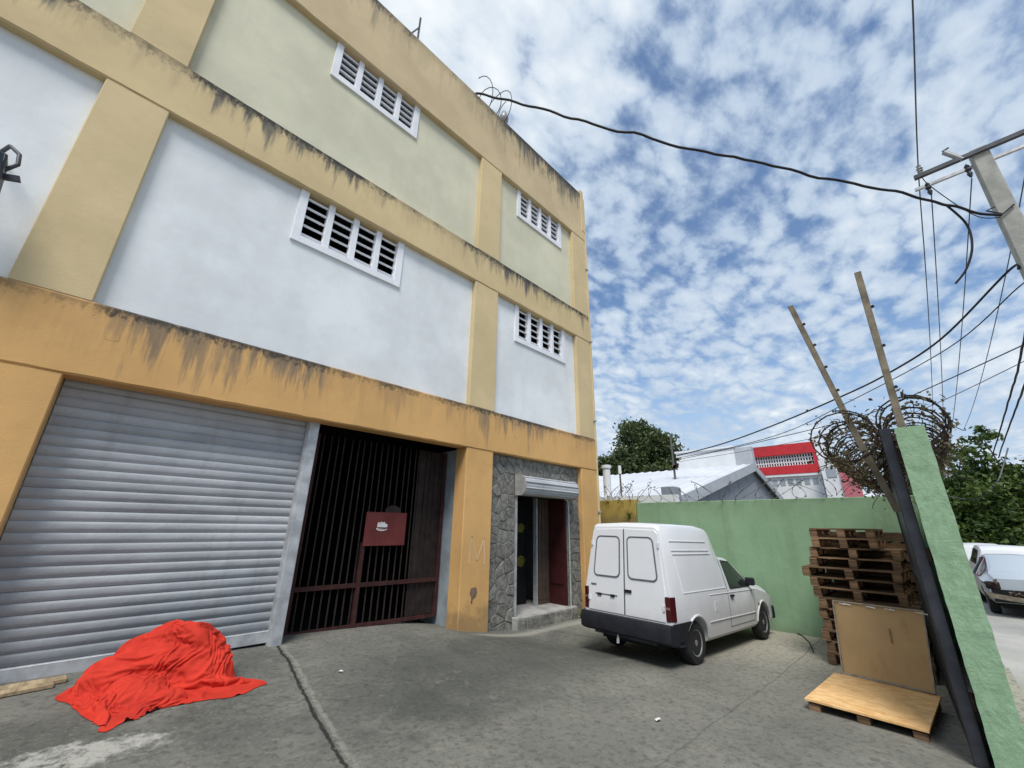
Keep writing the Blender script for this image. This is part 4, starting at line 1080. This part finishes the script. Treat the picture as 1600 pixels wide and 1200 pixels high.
# loose pallet topped with chipboard
zt = ground(6.6, .9)+.005
c0 = onZ(1265,1085,zt+.125); c1 = onZ(1310,1048,zt+.125); c2 = onZ(1466,1090,zt+.125); c3 = onZ(1447,1148,zt+.125)
lp = make_pallet(.90, 1.2)
vx = ((c1-c0)+(c2-c3)); vx.z = 0; angp = math.atan2(vx.y, vx.x)
mid = (c0+c3)/2
wid = (c0-c3).length; dep = (c1-c0).length
lp.location = (mid.x, mid.y, zt); lp.rotation_euler = (0, 0, angp)
lp.scale.z = .72
tag(lp, 'low single pallet on the ground under a sheet of chipboard', 'pallet')
cb = MB().box(-.02, 1.24, -.47, .47, 0, .018).build('chipboard_sheet', 'chip'); cb.location = (mid.x, mid.y, zt+.106); cb.rotation_euler = (0, 0, angp)
tag(cb, 'orange brown chipboard sheet lying on the low pallet', 'board')
# brown panel leaning on the stack
b0 = onZ(1318,1053,zt+.125); b1 = onZ(1462,1086,zt+.125)
tl_ = onX(1302,940,b0.x+.16); tr_ = onX(1443,957,b1.x+.16)
up = ((tl_-b0)+(tr_-b1))/2; ac = (b1-b0); nn = ac.cross(up).normalized()
if nn.x > 0: nn = -nn
lpn = thing('leaning_panel', 'large brown fibreboard panel leaning against the pallet stack', 'board', b0)
def quadslab(P, n, t): 
    Q = [p - n*t for p in P]; return MB().add(P+Q, [(0,1,2,3),(7,6,5,4),(0,4,5,1),(1,5,6,2),(2,6,7,3),(3,7,4,0)])
PP = [Vector((0,0,0)), b1-b0, tr_-b0, tl_-b0]
quadslab([p+Vector((0,0,.012)) for p in PP], -nn, -.03).build('board', 'board', lpn)
e = MB(); 
for a, b in ((PP[0],PP[3]),(PP[1],PP[2]),(PP[3],PP[2]),(PP[0],PP[1])): e.bar(a+Vector((0,0,.012))+nn*.0, b+Vector((0,0,.012))+nn*.0, .016, .036, up=nn)
e.build('edge_strip', 'board_edge', lpn)
rt = random.Random(2); tp = MB()
for k in range(9):
    t = rt.uniform(.05,.95); p = PP[3].lerp(PP[2], t)+Vector((0,0,-.01)); q = PP[3].lerp(PP[2], t+rt.uniform(.03,.10))+Vector((0,0,-.02))
    tp.bar(p-nn*-.018, q-nn*-.020, rt.uniform(.006,.018), .004, up=nn)
tp.build('torn_tape', 'white_print', lpn)
gs = MB(); gp = PP[3].lerp(PP[2], .62).lerp(PP[0].lerp(PP[1], .62), .28); gs.bar(gp+nn*.0165, gp+(PP[0]-PP[3])*.19+nn*.0165, .012, .003, up=nn); gs.build('gash', 'pallet', lpn)
# planks by the shutter
for i, (a, b, w_, lb) in enumerate((((-1.0,5.93),(.30,6.02),.13,'pale old plank lying along the foot of the shutter'), ((-1.0,5.72),(.22,5.90),.10,'narrow old batten lying in front of the pale plank'))):
    za, zb_ = ground(*a)+.02, ground(*b)+.02
    m_ = Vector(((a[0]+b[0])/2, (a[1]+b[1])/2, (za+zb_)/2))
    o = MB().bar(Vector((a[0],a[1],za))-m_, Vector((b[0],b[1],zb_))-m_, w_, .035).build('plank', 'old_plank', bevel=.006); o.location = m_
    tag(o, lb, 'plank')

# ------------------------------------------------------------------ red tarpaulin heap (draped by a short cloth simulation)
def tarp():
    rd = random.Random(5)
    props = []
    def blob(x, y, r, sx, sy, sz, z):
        me = bpy.data.meshes.new('p'); bm = bmesh.new(); bmesh.ops.create_icosphere(bm, subdivisions=3, radius=r)
        for v in bm.verts: v.co.x *= sx; v.co.y *= sy; v.co.z *= sz
        bm.to_mesh(me); bm.free(); o = put('p', me, None, (x, y, z)); o.modifiers.new('c', 'COLLISION'); o.collision.thickness_outer = .012; o.collision.cloth_friction = 25; props.append(o)
    g = lambda x, y: ground(x, y)
    for (x, y, r, sx, sy, sz, dz) in TARP_BLOBS: blob(x, y, r, sx, sy, sz, g(x, y)+dz)
    vs = [(x, y, ground(x, y)) for y in (4.3, 7) for x in (-1.5, 3.5)]
    gp_ = MB().add(vs, [(0,1,3,2)]).build('p', 'yard'); gp_.modifiers.new('c', 'COLLISION'); gp_.collision.thickness_outer = .008; gp_.collision.cloth_friction = 40; props.append(gp_)
    wl = MB().box(-1.5, 3.5, 6.26, 6.5, 0, 2).build('p', 'yard'); wl.modifiers.new('c', 'COLLISION'); wl.collision.thickness_outer = .01; props.append(wl)
    # sheet, pre-crumpled
    n = 90; S = TARP_SIZE; P = []
    for j in range(n):
        for i in range(n):
            u, v = i/(n-1)-.5, j/(n-1)-.5
            x, y = u*S[0], v*S[1]
            a = TARP_ROT; X = TARP_C[0]+x*math.cos(a)-y*math.sin(a); Y = TARP_C[1]+x*math.sin(a)+y*math.cos(a)
            q = Vector((x*2.4, y*2.4, 3))
            X += .10*noise.noise(q+Vector((9,0,0))); Y += .10*noise.noise(q+Vector((0,7,0)))
            P.append((X, min(Y, 6.2), 1.34+.34*noise.noise(q*.8)+.10*noise.noise(q*1.9)+.02*noise.noise(q*4)))
    Fc = [(j*n+i, j*n+i+1, (j+1)*n+i+1, (j+1)*n+i) for j in range(n-1) for i in range(n-1)]
    me = MB().add(P, Fc).mesh('tarpaulin', 'tarp', smooth=180)
    o = put('tarp_sim', me)
    m = o.modifiers.new('cloth', 'CLOTH'); st = m.settings
    st.quality = 5; st.mass = .25; st.tension_stiffness = 18; st.compression_stiffness = 18; st.shear_stiffness = 6; st.bending_stiffness = .7; st.shrink_min = -.10; st.shrink_max = -.10; st.air_damping = 1.5
    m.collision_settings.distance_min = .012; m.collision_settings.collision_quality = 3
    m.collision_settings.use_self_collision = True; m.collision_settings.self_distance_min = .008
    fN = 56; m.point_cache.frame_start = 1; m.point_cache.frame_end = fN
    for f_ in range(1, fN+1): sc.frame_set(f_)
    dg = bpy.context.evaluated_depsgraph_get(); new = bpy.data.meshes.new_from_object(o.evaluated_get(dg))
    bpy.data.objects.remove(o)
    for p in props: bpy.data.objects.remove(p)
    sc.frame_set(1)
    bm = bmesh.new(); bm.from_mesh(new)
    for v in bm.verts:
        zg = ground(v.co.x, v.co.y)+.006
        if v.co.z < zg: v.co.z = zg
        if v.co.y > 6.27: v.co.y = 6.27
    bm.to_mesh(new); bm.free(); new.shade_smooth()
    t = put('tarpaulin', new); sdm = t.modifiers.new('s', 'SUBSURF'); sdm.levels = 1; sdm.render_levels = 1
    tag(t, 'crumpled bright red tarpaulin heaped against the roller shutter', 'tarpaulin')
TARP_BLOBS = [(1.08,5.84,.22,1.0,.9,1.25,.28),(1.36,5.64,.19,1.1,1.0,1.1,.14),(.85,5.75,.22,1.2,1.0,1.0,.14),(1.0,5.62,.30,1.2,1.1,1.0,.10),(1.22,5.40,.22,1.1,1.1,.9,.08),(.66,5.55,.20,1.4,1.0,.9,.06),(.72,5.15,.16,1.2,1.2,.7,.02)]
TARP_SIZE = (1.36, 1.34); TARP_C = (.92, 5.47); TARP_ROT = .30
tarp()

# ------------------------------------------------------------------ poles and cables
def cable(label, pts, r, mat='cable', sub=8, wob=0.0, group=None):
    """pts: support points; smooth path through them"""
    P = [Vector(p) for p in pts]; out = []
    for i in range(len(P)-1):
        p0 = P[max(i-1,0)]; p1 = P[i]; p2 = P[i+1]; p3 = P[min(i+2, len(P)-1)]
        for k in range(sub):
            t = k/sub
            out.append(.5*((2*p1)+(p2-p0)*t+(2*p0-5*p1+4*p2-p3)*t*t+(3*p1-p0-3*p2+p3)*t**3))
    out.append(P[-1])
    if wob: out = [p+Vector((0,0,wob*noise.noise(p*1.9))) for p in out]
    b = out[0].copy(); o = MB().tube([p-b for p in out], r, 6).build('cable', mat, smooth=True); o.location = b
    return tag(o, label, 'cable', group)
def sagline(a, b, sag, n=7):
    a = Vector(a); b = Vector(b); return [a.lerp(b, i/n)-Vector((0,0,sag*4*(i/n)*(1-i/n))) for i in range(n+1)]
PXX = 13.0
ptop = onX(1527, 236, PXX)
up_ = thing('utility_pole', 'square concrete utility pole carrying a steel crossarm over the street', 'utility pole', (PXX, ptop.y, street_z(13)+.1))
h = ptop.z-up_.location.z
vs = []; fs = []
for z, w_ in ((0,.20),(h*.5,.175),(h,.145)): vs += [(-w_,-w_,z),(w_,-w_,z),(w_,w_,z),(-w_,w_,z)]
for i in range(2): fs += [(i*4+k, i*4+(k+1) % 4, i*4+4+(k+1) % 4, i*4+4+k) for k in range(4)]
fs += [(3,2,1,0),(8,9,10,11)]
MB().add(vs, fs).build('shaft', 'pole', up_, bevel=.02)
L0 = onX(1425,275,PXX); L1 = onX(1600,193,PXX); rel = lambda p: Vector(p)-up_.location
ca0 = Vector((-.17, (L0-up_.location).y, h-.16)); ca1 = Vector((-.17, -1.25, h-.10))
MB().bar(ca0, ca1, .10, .10).build('crossarm', 'steel_dark', up_)
MB().bar(ca0+Vector((.36,.02,-.12)), ca1+Vector((.36,0,-.12)), .07, .07).build('crossarm', 'galv', up_)
def insul(y, dz, tilt=0):
    base = Vector((-.17, y, h-.11)); ii = MB().lathe([(.03,0),(.05,.02),(.03,.06),(.06,.08),(.035,.13),(.065,.15),(.035,.20),(.05,.24),(.02,.28)], (0,0,0), 'z', 12).build('insulator', 'porcelain', up_, smooth=True)
    ii.location = base; ii.rotation_euler = (tilt, 0, 0); return ii
iy = [ca0.y-.14, ca0.y-.75+.12, ca1.y+.3]
insul(iy[0], 0); insul(iy[2], 0)
fz_ = MB().tube([(-.17, ca0.y-.85, h-.18),(-.17, ca0.y-.62, h+.22)], .055, 10).build('fuse_cutout', 'porcelain', up_, smooth=True)
MB().tube([(-.17, ca0.y-.60, h+.26),(-.17, ca0.y-.72, h+.30)], .02, 8).build('fuse_tip', 'steel_dark', fz_)
for y, z in ((ca0.y-.17, h-.62), (.27, h-.55)):
    MB().lathe([(.012,.25),(.05,.18),(.03,.14),(.06,.08),(.03,.02),(.05,-.04),(.02,-.14)], (-.10, y, z), 'z', 12).build('strain_insulator', 'black_steel', up_, smooth=True)
MB().tube([(-.18,.16,h-1.7),(-.22,.30,h-1.75),(-.2,.1,h-1.95),(-.19,-.1,h-1.8)], .02, 6).build('cable_clamp', 'black_steel', up_)
# street conductors along the road
ys = [up_.location.y+iy[0], up_.location.y+.20, up_.location.y+ca1.y+.3]
zc = up_.location.z+h+.16
for y, z, lb in ((ys[0], zc, 'end of the crossarm nearest the warehouse'), (ys[2], zc+.05, 'far end of the crossarm')):
    cable('thin bare power line passing over the '+lb, sagline((-18,y,z+.4), (PXX-.17,y,z-.02), .35)+sagline((PXX-.17,y,z-.02), (46,y*.9,z-1.4), .5)[1:], .014, 'thin_cable')
cable('thin bare power line tied to the strain insulator beside the pole', sagline((PXX-.1, up_.location.y+.27, up_.location.z+h-.72), (46, up_.location.y*.55, 6.2), .5), .012, 'thin_cable')
cable('thin lower line dropping from the insulator under the crossarm', sagline((PXX-.1, ys[0]-.03, up_.location.z+h-.78), (46, ys[0]*.8, 6.0), .5), .012, 'thin_cable')
# service cable roof -> pole
s0 = onY(748,146,6.1); s4 = onX(1566,338,PXX-.2)
def along(px, t): 
    p = s0.lerp(s4, t); return onX(px[0], px[1], p.x)
cable('thick twisted black service cable from the parapet to the utility pole', [onY(752,166,6.12), s0, along((870,178),.13), along((1045,223),.34), along((1250,270),.62), along((1430,305),.86), along((1500,326),.95), s4], .028, sub=14, wob=.10)
cable('loose black cable tail hanging from the service cable', [along((1478,320),.93), onX(1510,350,12.6), onX(1519,385,12.6), onX(1510,420,12.6), onX(1493,443,12.6)], .022)
cable('thin jumper wire looping from the crossarm to the pole', [onX(1440,262,12.8), onX(1447,285,12.8), onX(1520,335,12.8), onX(1562,340,12.8)], .010)
# far pole and lines to it
fX = 21.0
fb = onX(1057,790,fX); ft = onX(1050,680,fX)
fp = thing('far_pole', 'thin grey service pole standing behind the green wall with a clutter of fittings', 'utility pole', (fX, (fb.y+ft.y)/2, -.4))
hh = ft.z+.4
MB().tube([(0,0,0),(0,0,hh)], [.07,.05], 8).build('shaft', 'wire', fp, smooth=True)
for k in range(7):
    z = onX(1057,722+rd.uniform(-9,9),fX).z+.4
    MB().obox((-.08, rd.uniform(-.35,.1), z), (.06,0,0), (0,rd.uniform(.04,.12),0), (0,0,rd.uniform(.03,.10))).build('junction_box', ['iron','black_steel','rust'][k % 3], fp)
fz = onX(1058,712,fX)
cable('heavy black cable sagging from the utility pole to the far service pole', [onX(1592,420,PXX-.1), onX(1575,424,13.4), onX(1470,530,15), onX(1385,585,16.5), onX(1318,618,17.5), onX(1220,660,19), onX(1130,693,20.2), fz], .026, sub=8)
cable('second black cable under the heavy one to the far service pole', [onX(1622,428,PXX-.1), onX(1590,450,13.4), onX(1480,545,15), onX(1318,632,17.5), onX(1225,676,19), onX(1130,702,20.2), fz+Vector((0,0,-.12))], .014)
cable('slack grey cable low over the sheet roof to the far service pole', [onX(1640,520,PXX), onX(1450,607,16), onX(1340,652,17.6), onX(1180,692,19.5), fz+Vector((0,0,-.22))], .014)
cable('faint slack cable over the red banded building', [onX(1640,545,PXX), onX(1440,640,17), onX(1330,672,18.5), onX(1180,702,20), fz+Vector((0,0,-.32))], .010, 'thin_cable')
cable('twisted black cable dropping into the street trees', [onX(1612,470,PXX), onX(1592,570,18), onX(1572,640,24), onX(1550,715,37)], .026, wob=.05)
cable('second twisted cable dropping into the street trees', [onX(1625,540,PXX), onX(1600,605,18), onX(1583,650,24), onX(1560,715,37)], .026, wob=.05)
cable('thin slack wire in front of the street tree', [onX(1460,770,36), onX(1496,778,36), onX(1525,780,36), onX(1548,765,36), onX(1562,745,36), onX(1575,700,37.5)], .035, 'thin_cable')

# ------------------------------------------------------------------ trees
def make_tree(name, label, base, lobes, trunk_r, nleaf, ls, mat, seed, group=None, limb_z=None):
    rd = random.Random(seed); t = thing(name, label, 'tree', base, 0, group)
    b = Vector(base); tb = MB()
    top = Vector((0,0,max(l[2] for l in lobes)*.55))
    tb.tube([(0,0,-.4),(.05,.05,top.z*.35),(.0,-.1,top.z*.7),top], [trunk_r,trunk_r*.8,trunk_r*.6,trunk_r*.4], 9)
    for (x, y, z, r) in lobes:
        s_ = Vector((0,0,top.z*rd.uniform(.45,.95))); e_ = Vector((x,y,z)); m_ = s_.lerp(e_,.5)+Vector((rd.uniform(-.3,.3), rd.uniform(-.3,.3), -.2))
        tb.tube([s_, m_, e_, e_+Vector((rd.uniform(-.5,.5)*r, rd.uniform(-.5,.5)*r, .5*r))], [trunk_r*.35,trunk_r*.22,trunk_r*.12,trunk_r*.05], 6)
    tb.build('trunk', 'bark', t, smooth=True)
    lf = MB(); tot = sum(l[3]**2 for l in lobes)
    for (x, y, z, r) in lobes:
        k = int(nleaf*r*r/tot); clumps = [Vector((rd.gauss(0,1),rd.gauss(0,1),rd.gauss(.15,1))).normalized()*rd.uniform(.45,1.0) for _ in range(max(6,int(14*r)))]
        for _ in range(k):
            c = rd.choice(clumps); p = Vector((x,y,z)) + c*r + Vector((rd.gauss(0,1),rd.gauss(0,1),rd.gauss(0,.8)))*r*.17
            leafquad(lf, p, ls*rd.uniform(.6,1.3), rd)
    lf.build('crown', mat, t)
    return t
make_tree('mango_tree', 'dark broad tree rising behind the white sheet roof', (34, 16.9, -.5),
          [(0,0,8.4,2.5),(0,-1.7,7.8,2.1),(.3,-3.2,6.8,1.7),(0,1.9,7.2,2.3),(-.6,.5,10.2,1.6),(-.4,-1.0,9.7,1.5),(0,3.4,6.2,2.0),(-.5,-1.2,6.0,2.2),(0,.9,5.8,2.1),(0,-3.6,5.4,1.5)], .38, 20000, .17, 'leaf_mango', 1)
make_tree('roadside_tree', 'dark tree standing half hidden behind the warehouse corner', (32, 20.9, -.5),
          [(0,0,6.6,1.8),(0,-.8,7.4,1.2),(0,1.3,6.0,1.6),(0,-.8,5.2,1.6)], .3, 6000, .17, 'leaf_mango', 5)
TR = [((38,-1.3),7.0,'leafy green street tree just past the straight post and pillar'), ((39,-4.2),8.1,'tallest leafy green street tree behind the parked cars'), ((40,-7.4),5.8,'leafy green street tree at the far right of the parked cars')]
TR[2] = ((40,-7.4), 7.8, 'leafy green street tree beyond the tallest one, over the silver saloon')
for i, ((x, y), hgt, lb) in enumerate(TR):
    rr = random.Random(30+i); lob = []
    for k in range(9): lob.append((rr.uniform(-1.4,1.4), rr.uniform(-1.9,1.9), rr.uniform(.28,.80)*hgt+.6, rr.uniform(1.1,1.7)))
    lob += [(-.8, rr.uniform(-1,1), hgt-.3, .9), (-.8, -1.2, hgt*.42, 1.6), (-.8, 1.0, hgt*.40, 1.5), (-.6, 0, hgt*.25, 1.5), (-.6, 1.6, hgt*.22, 1.4), (-.6,-1.6, hgt*.22, 1.4), (-.9,.7,hgt*.6,1.5), (-.9,-.9,hgt*.62,1.5), (-1.2,0,1.2,1.2), (-1.2,1.4,1.1,1.1), (-1.2,-1.4,1.1,1.1)]
    make_tree('street_tree', lb, (x, y, -.5), lob, .25, 15000, .16, 'leaf_green', 40+i)
for i, ((x, y), hgt, lb) in enumerate((((52,-3),7.2,'taller tree behind the street trees, nearer the red banded building'), ((54,-10),7.6,'taller tree behind the street trees, farther from the red banded building'))):
    rr = random.Random(60+i); lob = [(rr.uniform(-1.5,1.5), rr.uniform(-3.5,3.5), rr.uniform(.3,.85)*hgt, rr.uniform(1.6,2.2)) for k in range(10)]
    make_tree('street_tree', lb, (x, y, -.6), lob, .3, 9000, .26, 'leaf_green', 70+i)
# weeds at the foot of the wall and step
def weed(label, loc, n, hgt, seed):
    rd = random.Random(seed); mb = MB()
    for _ in range(n):
        a = rd.uniform(0,6.28); l = hgt*rd.uniform(.5,1); d = Vector((math.cos(a)*.5, math.sin(a)*.5, 1)).normalized(); p = d*l; q = Vector((-math.sin(a), math.cos(a), 0))*.012
        mb.add([-q, q, p*.6+q*.8+Vector((0,0,0)), p, p*.6-q*.8], [(0,1,2,3,4)])
    for _ in range(n*2): leafquad(mb, (rd.gauss(0,hgt*.4), rd.gauss(0,hgt*.4), abs(rd.gauss(hgt*.4,hgt*.3))), .02, rd)
    o = mb.build('weed_tuft', 'weed'); o.location = loc; return tag(o, label, 'weed')
weed('small weeds growing at the corner of the stone doorstep', (8.28, 5.95, ground(8.28,5.95)), 26, .16, 1)
weed('yellow green weeds on the wall foot behind the van roof', (BX-.06, 5.75, ZC+.22), 40, .22, 2)

# ------------------------------------------------------------------ buildings beyond the wall
shd = thing('sheet_roof_shed', 'long shed with white corrugated roof and grey gable behind the green wall', 'building')
Yg = 6.6
def sx(p, Y): r = ray(*p); return r*(Y/r.y)+Vector((0,0,ZC))
ap = sx((1171,727), Yg); nl = sx((1046,783), Yg); 
fr_ = Vector((ap.x+(ap.x-nl.x)*.62, Yg, ap.z-(ap.z-nl.z)*.62*1.35))
YB = 24
def rib_roof(p, q, name):
    """corrugated slope between eave p and ridge q (x,z), running Yg..YB"""
    d = Vector((q.x-p.x, 0, q.z-p.z)); n = Vector((-d.z, 0, d.x)).normalized()
    if n.z < 0: n = -n
    mb = MB(); vs = []; fs = []; ys = fr(Yg-.25, YB, .14)
    for i, y in enumerate(ys):
        o = .05*(1 if i % 4 == 0 else 0)
        for s_ in (p, q): vs.append((s_.x+n.x*o, y, s_.z+n.z*o+.05))
        if i: k = 2*i; fs.append((k-2,k-1,k+1,k))
    mb.add(vs, fs); mb.build(name, 'sheet', shd)
rib_roof(nl, ap, 'roof_slope'); rib_roof(fr_, ap, 'roof_slope')
MB().prism([(nl.x,-.6),(nl.x,nl.z),(ap.x,ap.z),(fr_.x,fr_.z),(fr_.x,-.6)], 'y', Yg, Yg+.15).build('gable_wall', 'gable', shd)
MB().prism([(nl.x-.1,nl.z-.34),(nl.x-.1,nl.z+.06),(ap.x,ap.z+.07),(ap.x,ap.z-.33)], 'y', Yg-.27, Yg-.2).build('barge_board', 'fascia', shd)
MB().prism([(fr_.x+.1,fr_.z-.3),(fr_.x+.1,fr_.z+.06),(ap.x+.005,ap.z+.07),(ap.x+.005,ap.z-.30)], 'y', Yg-.27, Yg-.2).build('barge_board', 'bg_grey', shd)
MB().box(nl.x-.02, nl.x+.12, Yg+.16, YB, -.6, nl.z-.02).build('side_wall', 'gable', shd)
for k in range(9): MB().box(nl.x+.8+k*1.5, nl.x+.83+k*1.5, Yg-.02, Yg-.002, 0, lerp(nl.z, ap.z, min(1,(.8+k*1.5)/(ap.x-nl.x)))-.4).build('gable_seam', 'bg_grey', shd)
# taller white block behind the shed
q0 = onX(1056,709,30); q1 = onX(1146,703,30); q2 = onX(1172,700,30)
wbk = thing('white_block', 'plain white rendered building just behind the sheet roof ridge', 'building')
MB().box(30, 30.6, q1.y, q0.y, -.6, q0.z).build('wall', 'bg_white', wbk); MB().box(30.2, 30.7, q2.y, q1.y-.01, -.6, q1.z+.15).build('wall', 'fascia', wbk)
MB().box(29.9, 30.7, q1.y-.06, q0.y+.06, q0.z, q0.z+.12).build('coping', 'bg_white', wbk)
# red banded building
RX = 45.0
def rp(x, y): return onX(x, y, RX)
rbd = thing('red_banded_building', 'white building with two red bands framing a row of breeze block openings', 'building')
zt_, z1_, z2_, zb2 = rp(1225,695).z, rp(1225,711).z, rp(1232,728).z, rp(1232,741).z
yl, yr = rp(1178,720).y, rp(1277,715).y
MB().box(RX, RX+9, yr, yl-.1, -.6, zb2-.02).build('wall', 'bg_white', rbd)
MB().box(RX+.35, RX+9, yr+.05, yl-.05, zb2, zt_-.02).build('wall', 'bg_grey', rbd)
MB().box(RX-.25, RX+9, yr-.02, yl+.35, z1_, zt_).build('red_band', 'bg_red', rbd)
MB().box(RX-.25, RX+9, yr-.02, yl+.12, zb2, z2_).build('red_band', 'bg_red', rbd)
MB().box(RX-.22, RX+.3, yr-.25, yl+.05, zb2-.22, zb2-.012).build('sill_band', 'bg_white', rbd)
MB().box(RX-.24, RX+.34, yr-.02, yr+.24, z2_+.005, z1_-.005).build('end_post', 'bg_red', rbd)
MB().box(RX-.28, RX+9, yr-.26, yr-.03, zb2-.2, zt_+.1).build('end_wall', 'bg_white', rbd)
gm = MB(); ncol = 22; ya, yb_ = yr+.26, yl-.12; 
for i in range(ncol+1):
    y = lerp(ya, yb_, i/ncol); gm.box(RX+.02, RX+.14, y-.045, y+.045, z2_, z1_)
for j in range(4):
    z = lerp(z2_, z1_, j/3); gm.box(RX+.025, RX+.135, ya, yb_, z-.05, z+.05)
gm.build('breeze_blocks', 'bg_white', rbd)
MB().box(RX+.28, RX+.34, ya, yb_, z2_, z1_).build('dark_opening', 'dark', rbd)  # dark sheet standing in for shade behind the blocks
# wing of the same building towards the street
a_ = rp(1300,712); b_ = rp(1324,770)
MB().box(RX-1.5, RX+8, b_.y, yr-.27, -.6, rp(1300,718).z).build('wing_wall', 'bg_white', rbd)
MB().box(RX-1.56, RX-1.5, rp(1312,745).y, rp(1297,745).y, rp(1305,748).z, rp(1305,734).z).build('wing_window', 'bg_grey', rbd)
MB().box(RX-1.7, RX+8, b_.y-.4, b_.y-.003, -.6, rp(1315,722).z).build('red_end', 'pinkred', rbd)
for k in range(7):
    y = lerp(yr+.5, yl-.8, k/6); MB().box(RX-.03, RX+.05, y-.2, y+.2, zb2-1.0, zb2-.45).build('window', 'bg_grey', rbd)
# white tank and vent pipes behind the ochre wall
tX = 12.5
tb_ = onX(949,760,tX); tt = onX(949,727,tX)
tk = thing('water_tank', 'white round column with a flared cap behind the ochre wall', 'column', (tX, tb_.y, -.5))
MB().lathe([(.13,0),(.13,tt.z+.38),(.17,tt.z+.40),(.17,tt.z+.50),(.05,tt.z+.52)], (0,0,0), 'z', 16).build('shaft', 'bg_white', tk, smooth=30)
tt2 = onX(968,731,tX); vp = thing('vent_pipe', 'thin dark pipe with a white cap beside the white column', 'pipe', (tX, tt2.y, -.5))
MB().tube([(0,0,0),(0,0,tt2.z+.35)], .03, 8).build('pipe', 'iron', vp); MB().lathe([(.055,tt2.z+.3),(.055,tt2.z+.55),(.03,tt2.z+.57)], (0,0,0), 'z', 10).build('cap', 'bg_white', vp, smooth=30)
lw = MB().box(12.2, 12.4, 5.2, 9.5, -.5, ZC+.95).build('rear_wall', 'bg_white'); tag(lw, 'low white wall behind the ochre wall and the wire', 'wall')
pb = onX(1049,772,14); bx = MB().box(-.3,.3,-.22,.22,0,onX(1049,761,14).z+.5).build('metal_cabinet', 'gable', bevel=.02); bx.location = (14, pb.y, -.5); tag(bx, 'tall grey metal cabinet beside the near eave of the shed', 'cabinet')

# ------------------------------------------------------------------ litter
def scrap(label, px_, seed, size):
    rd = random.Random(seed); p = onZ(px_[0], px_[1], .1)
    for _ in range(6): p = onZ(px_[0], px_[1], ground(p.x, p.y)+.004)
    n = 7; rim = [(size*(1+rd.uniform(-.4,.4))*math.cos(6.283*i/n), size*.55*(1+rd.uniform(-.4,.4))*math.sin(6.283*i/n), rd.uniform(.004,.022)) for i in range(n)]
    vs = rim+[(0,0,.018)]+[(x,y,z-.003) for x,y,z in rim]+[(0,0,.015)]
    fs = [(i,(i+1) % n,n) for i in range(n)]+[((i+1) % n+n+1,i+n+1,2*n+1) for i in range(n)]+[(i,i+n+1,(i+1) % n+n+1,(i+1) % n) for i in range(n)]
    o = MB().add(vs, fs).build('paper_scrap', 'white_print'); o.location = p; tag(o, label, 'litter')
scrap('flattened white paper scrap lying on the open yard concrete', (1028,1126), 1, .045)
scrap('tiny white scrap on the ramp in front of the barred gate', (532,1050), 2, .025)
scrap('torn white scrap at the foot of the green wall by the pallets', (1257,984), 3, .10)
hp = [onZ(x, y, -.02) for x, y in ((1205,972),(1222,976),(1240,983),(1255,990),(1266,1002),(1272,1018))]
hp = [Vector((p.x-.06, p.y, ground(p.x, p.y)+.012)) for p in hp]
hs = MB().tube([p-hp[0] for p in hp], .010, 6).build('hose', 'cable', smooth=True); hs.location = hp[0]
tag(hs, 'thin dark hose lying along the foot of the green wall', 'hose')
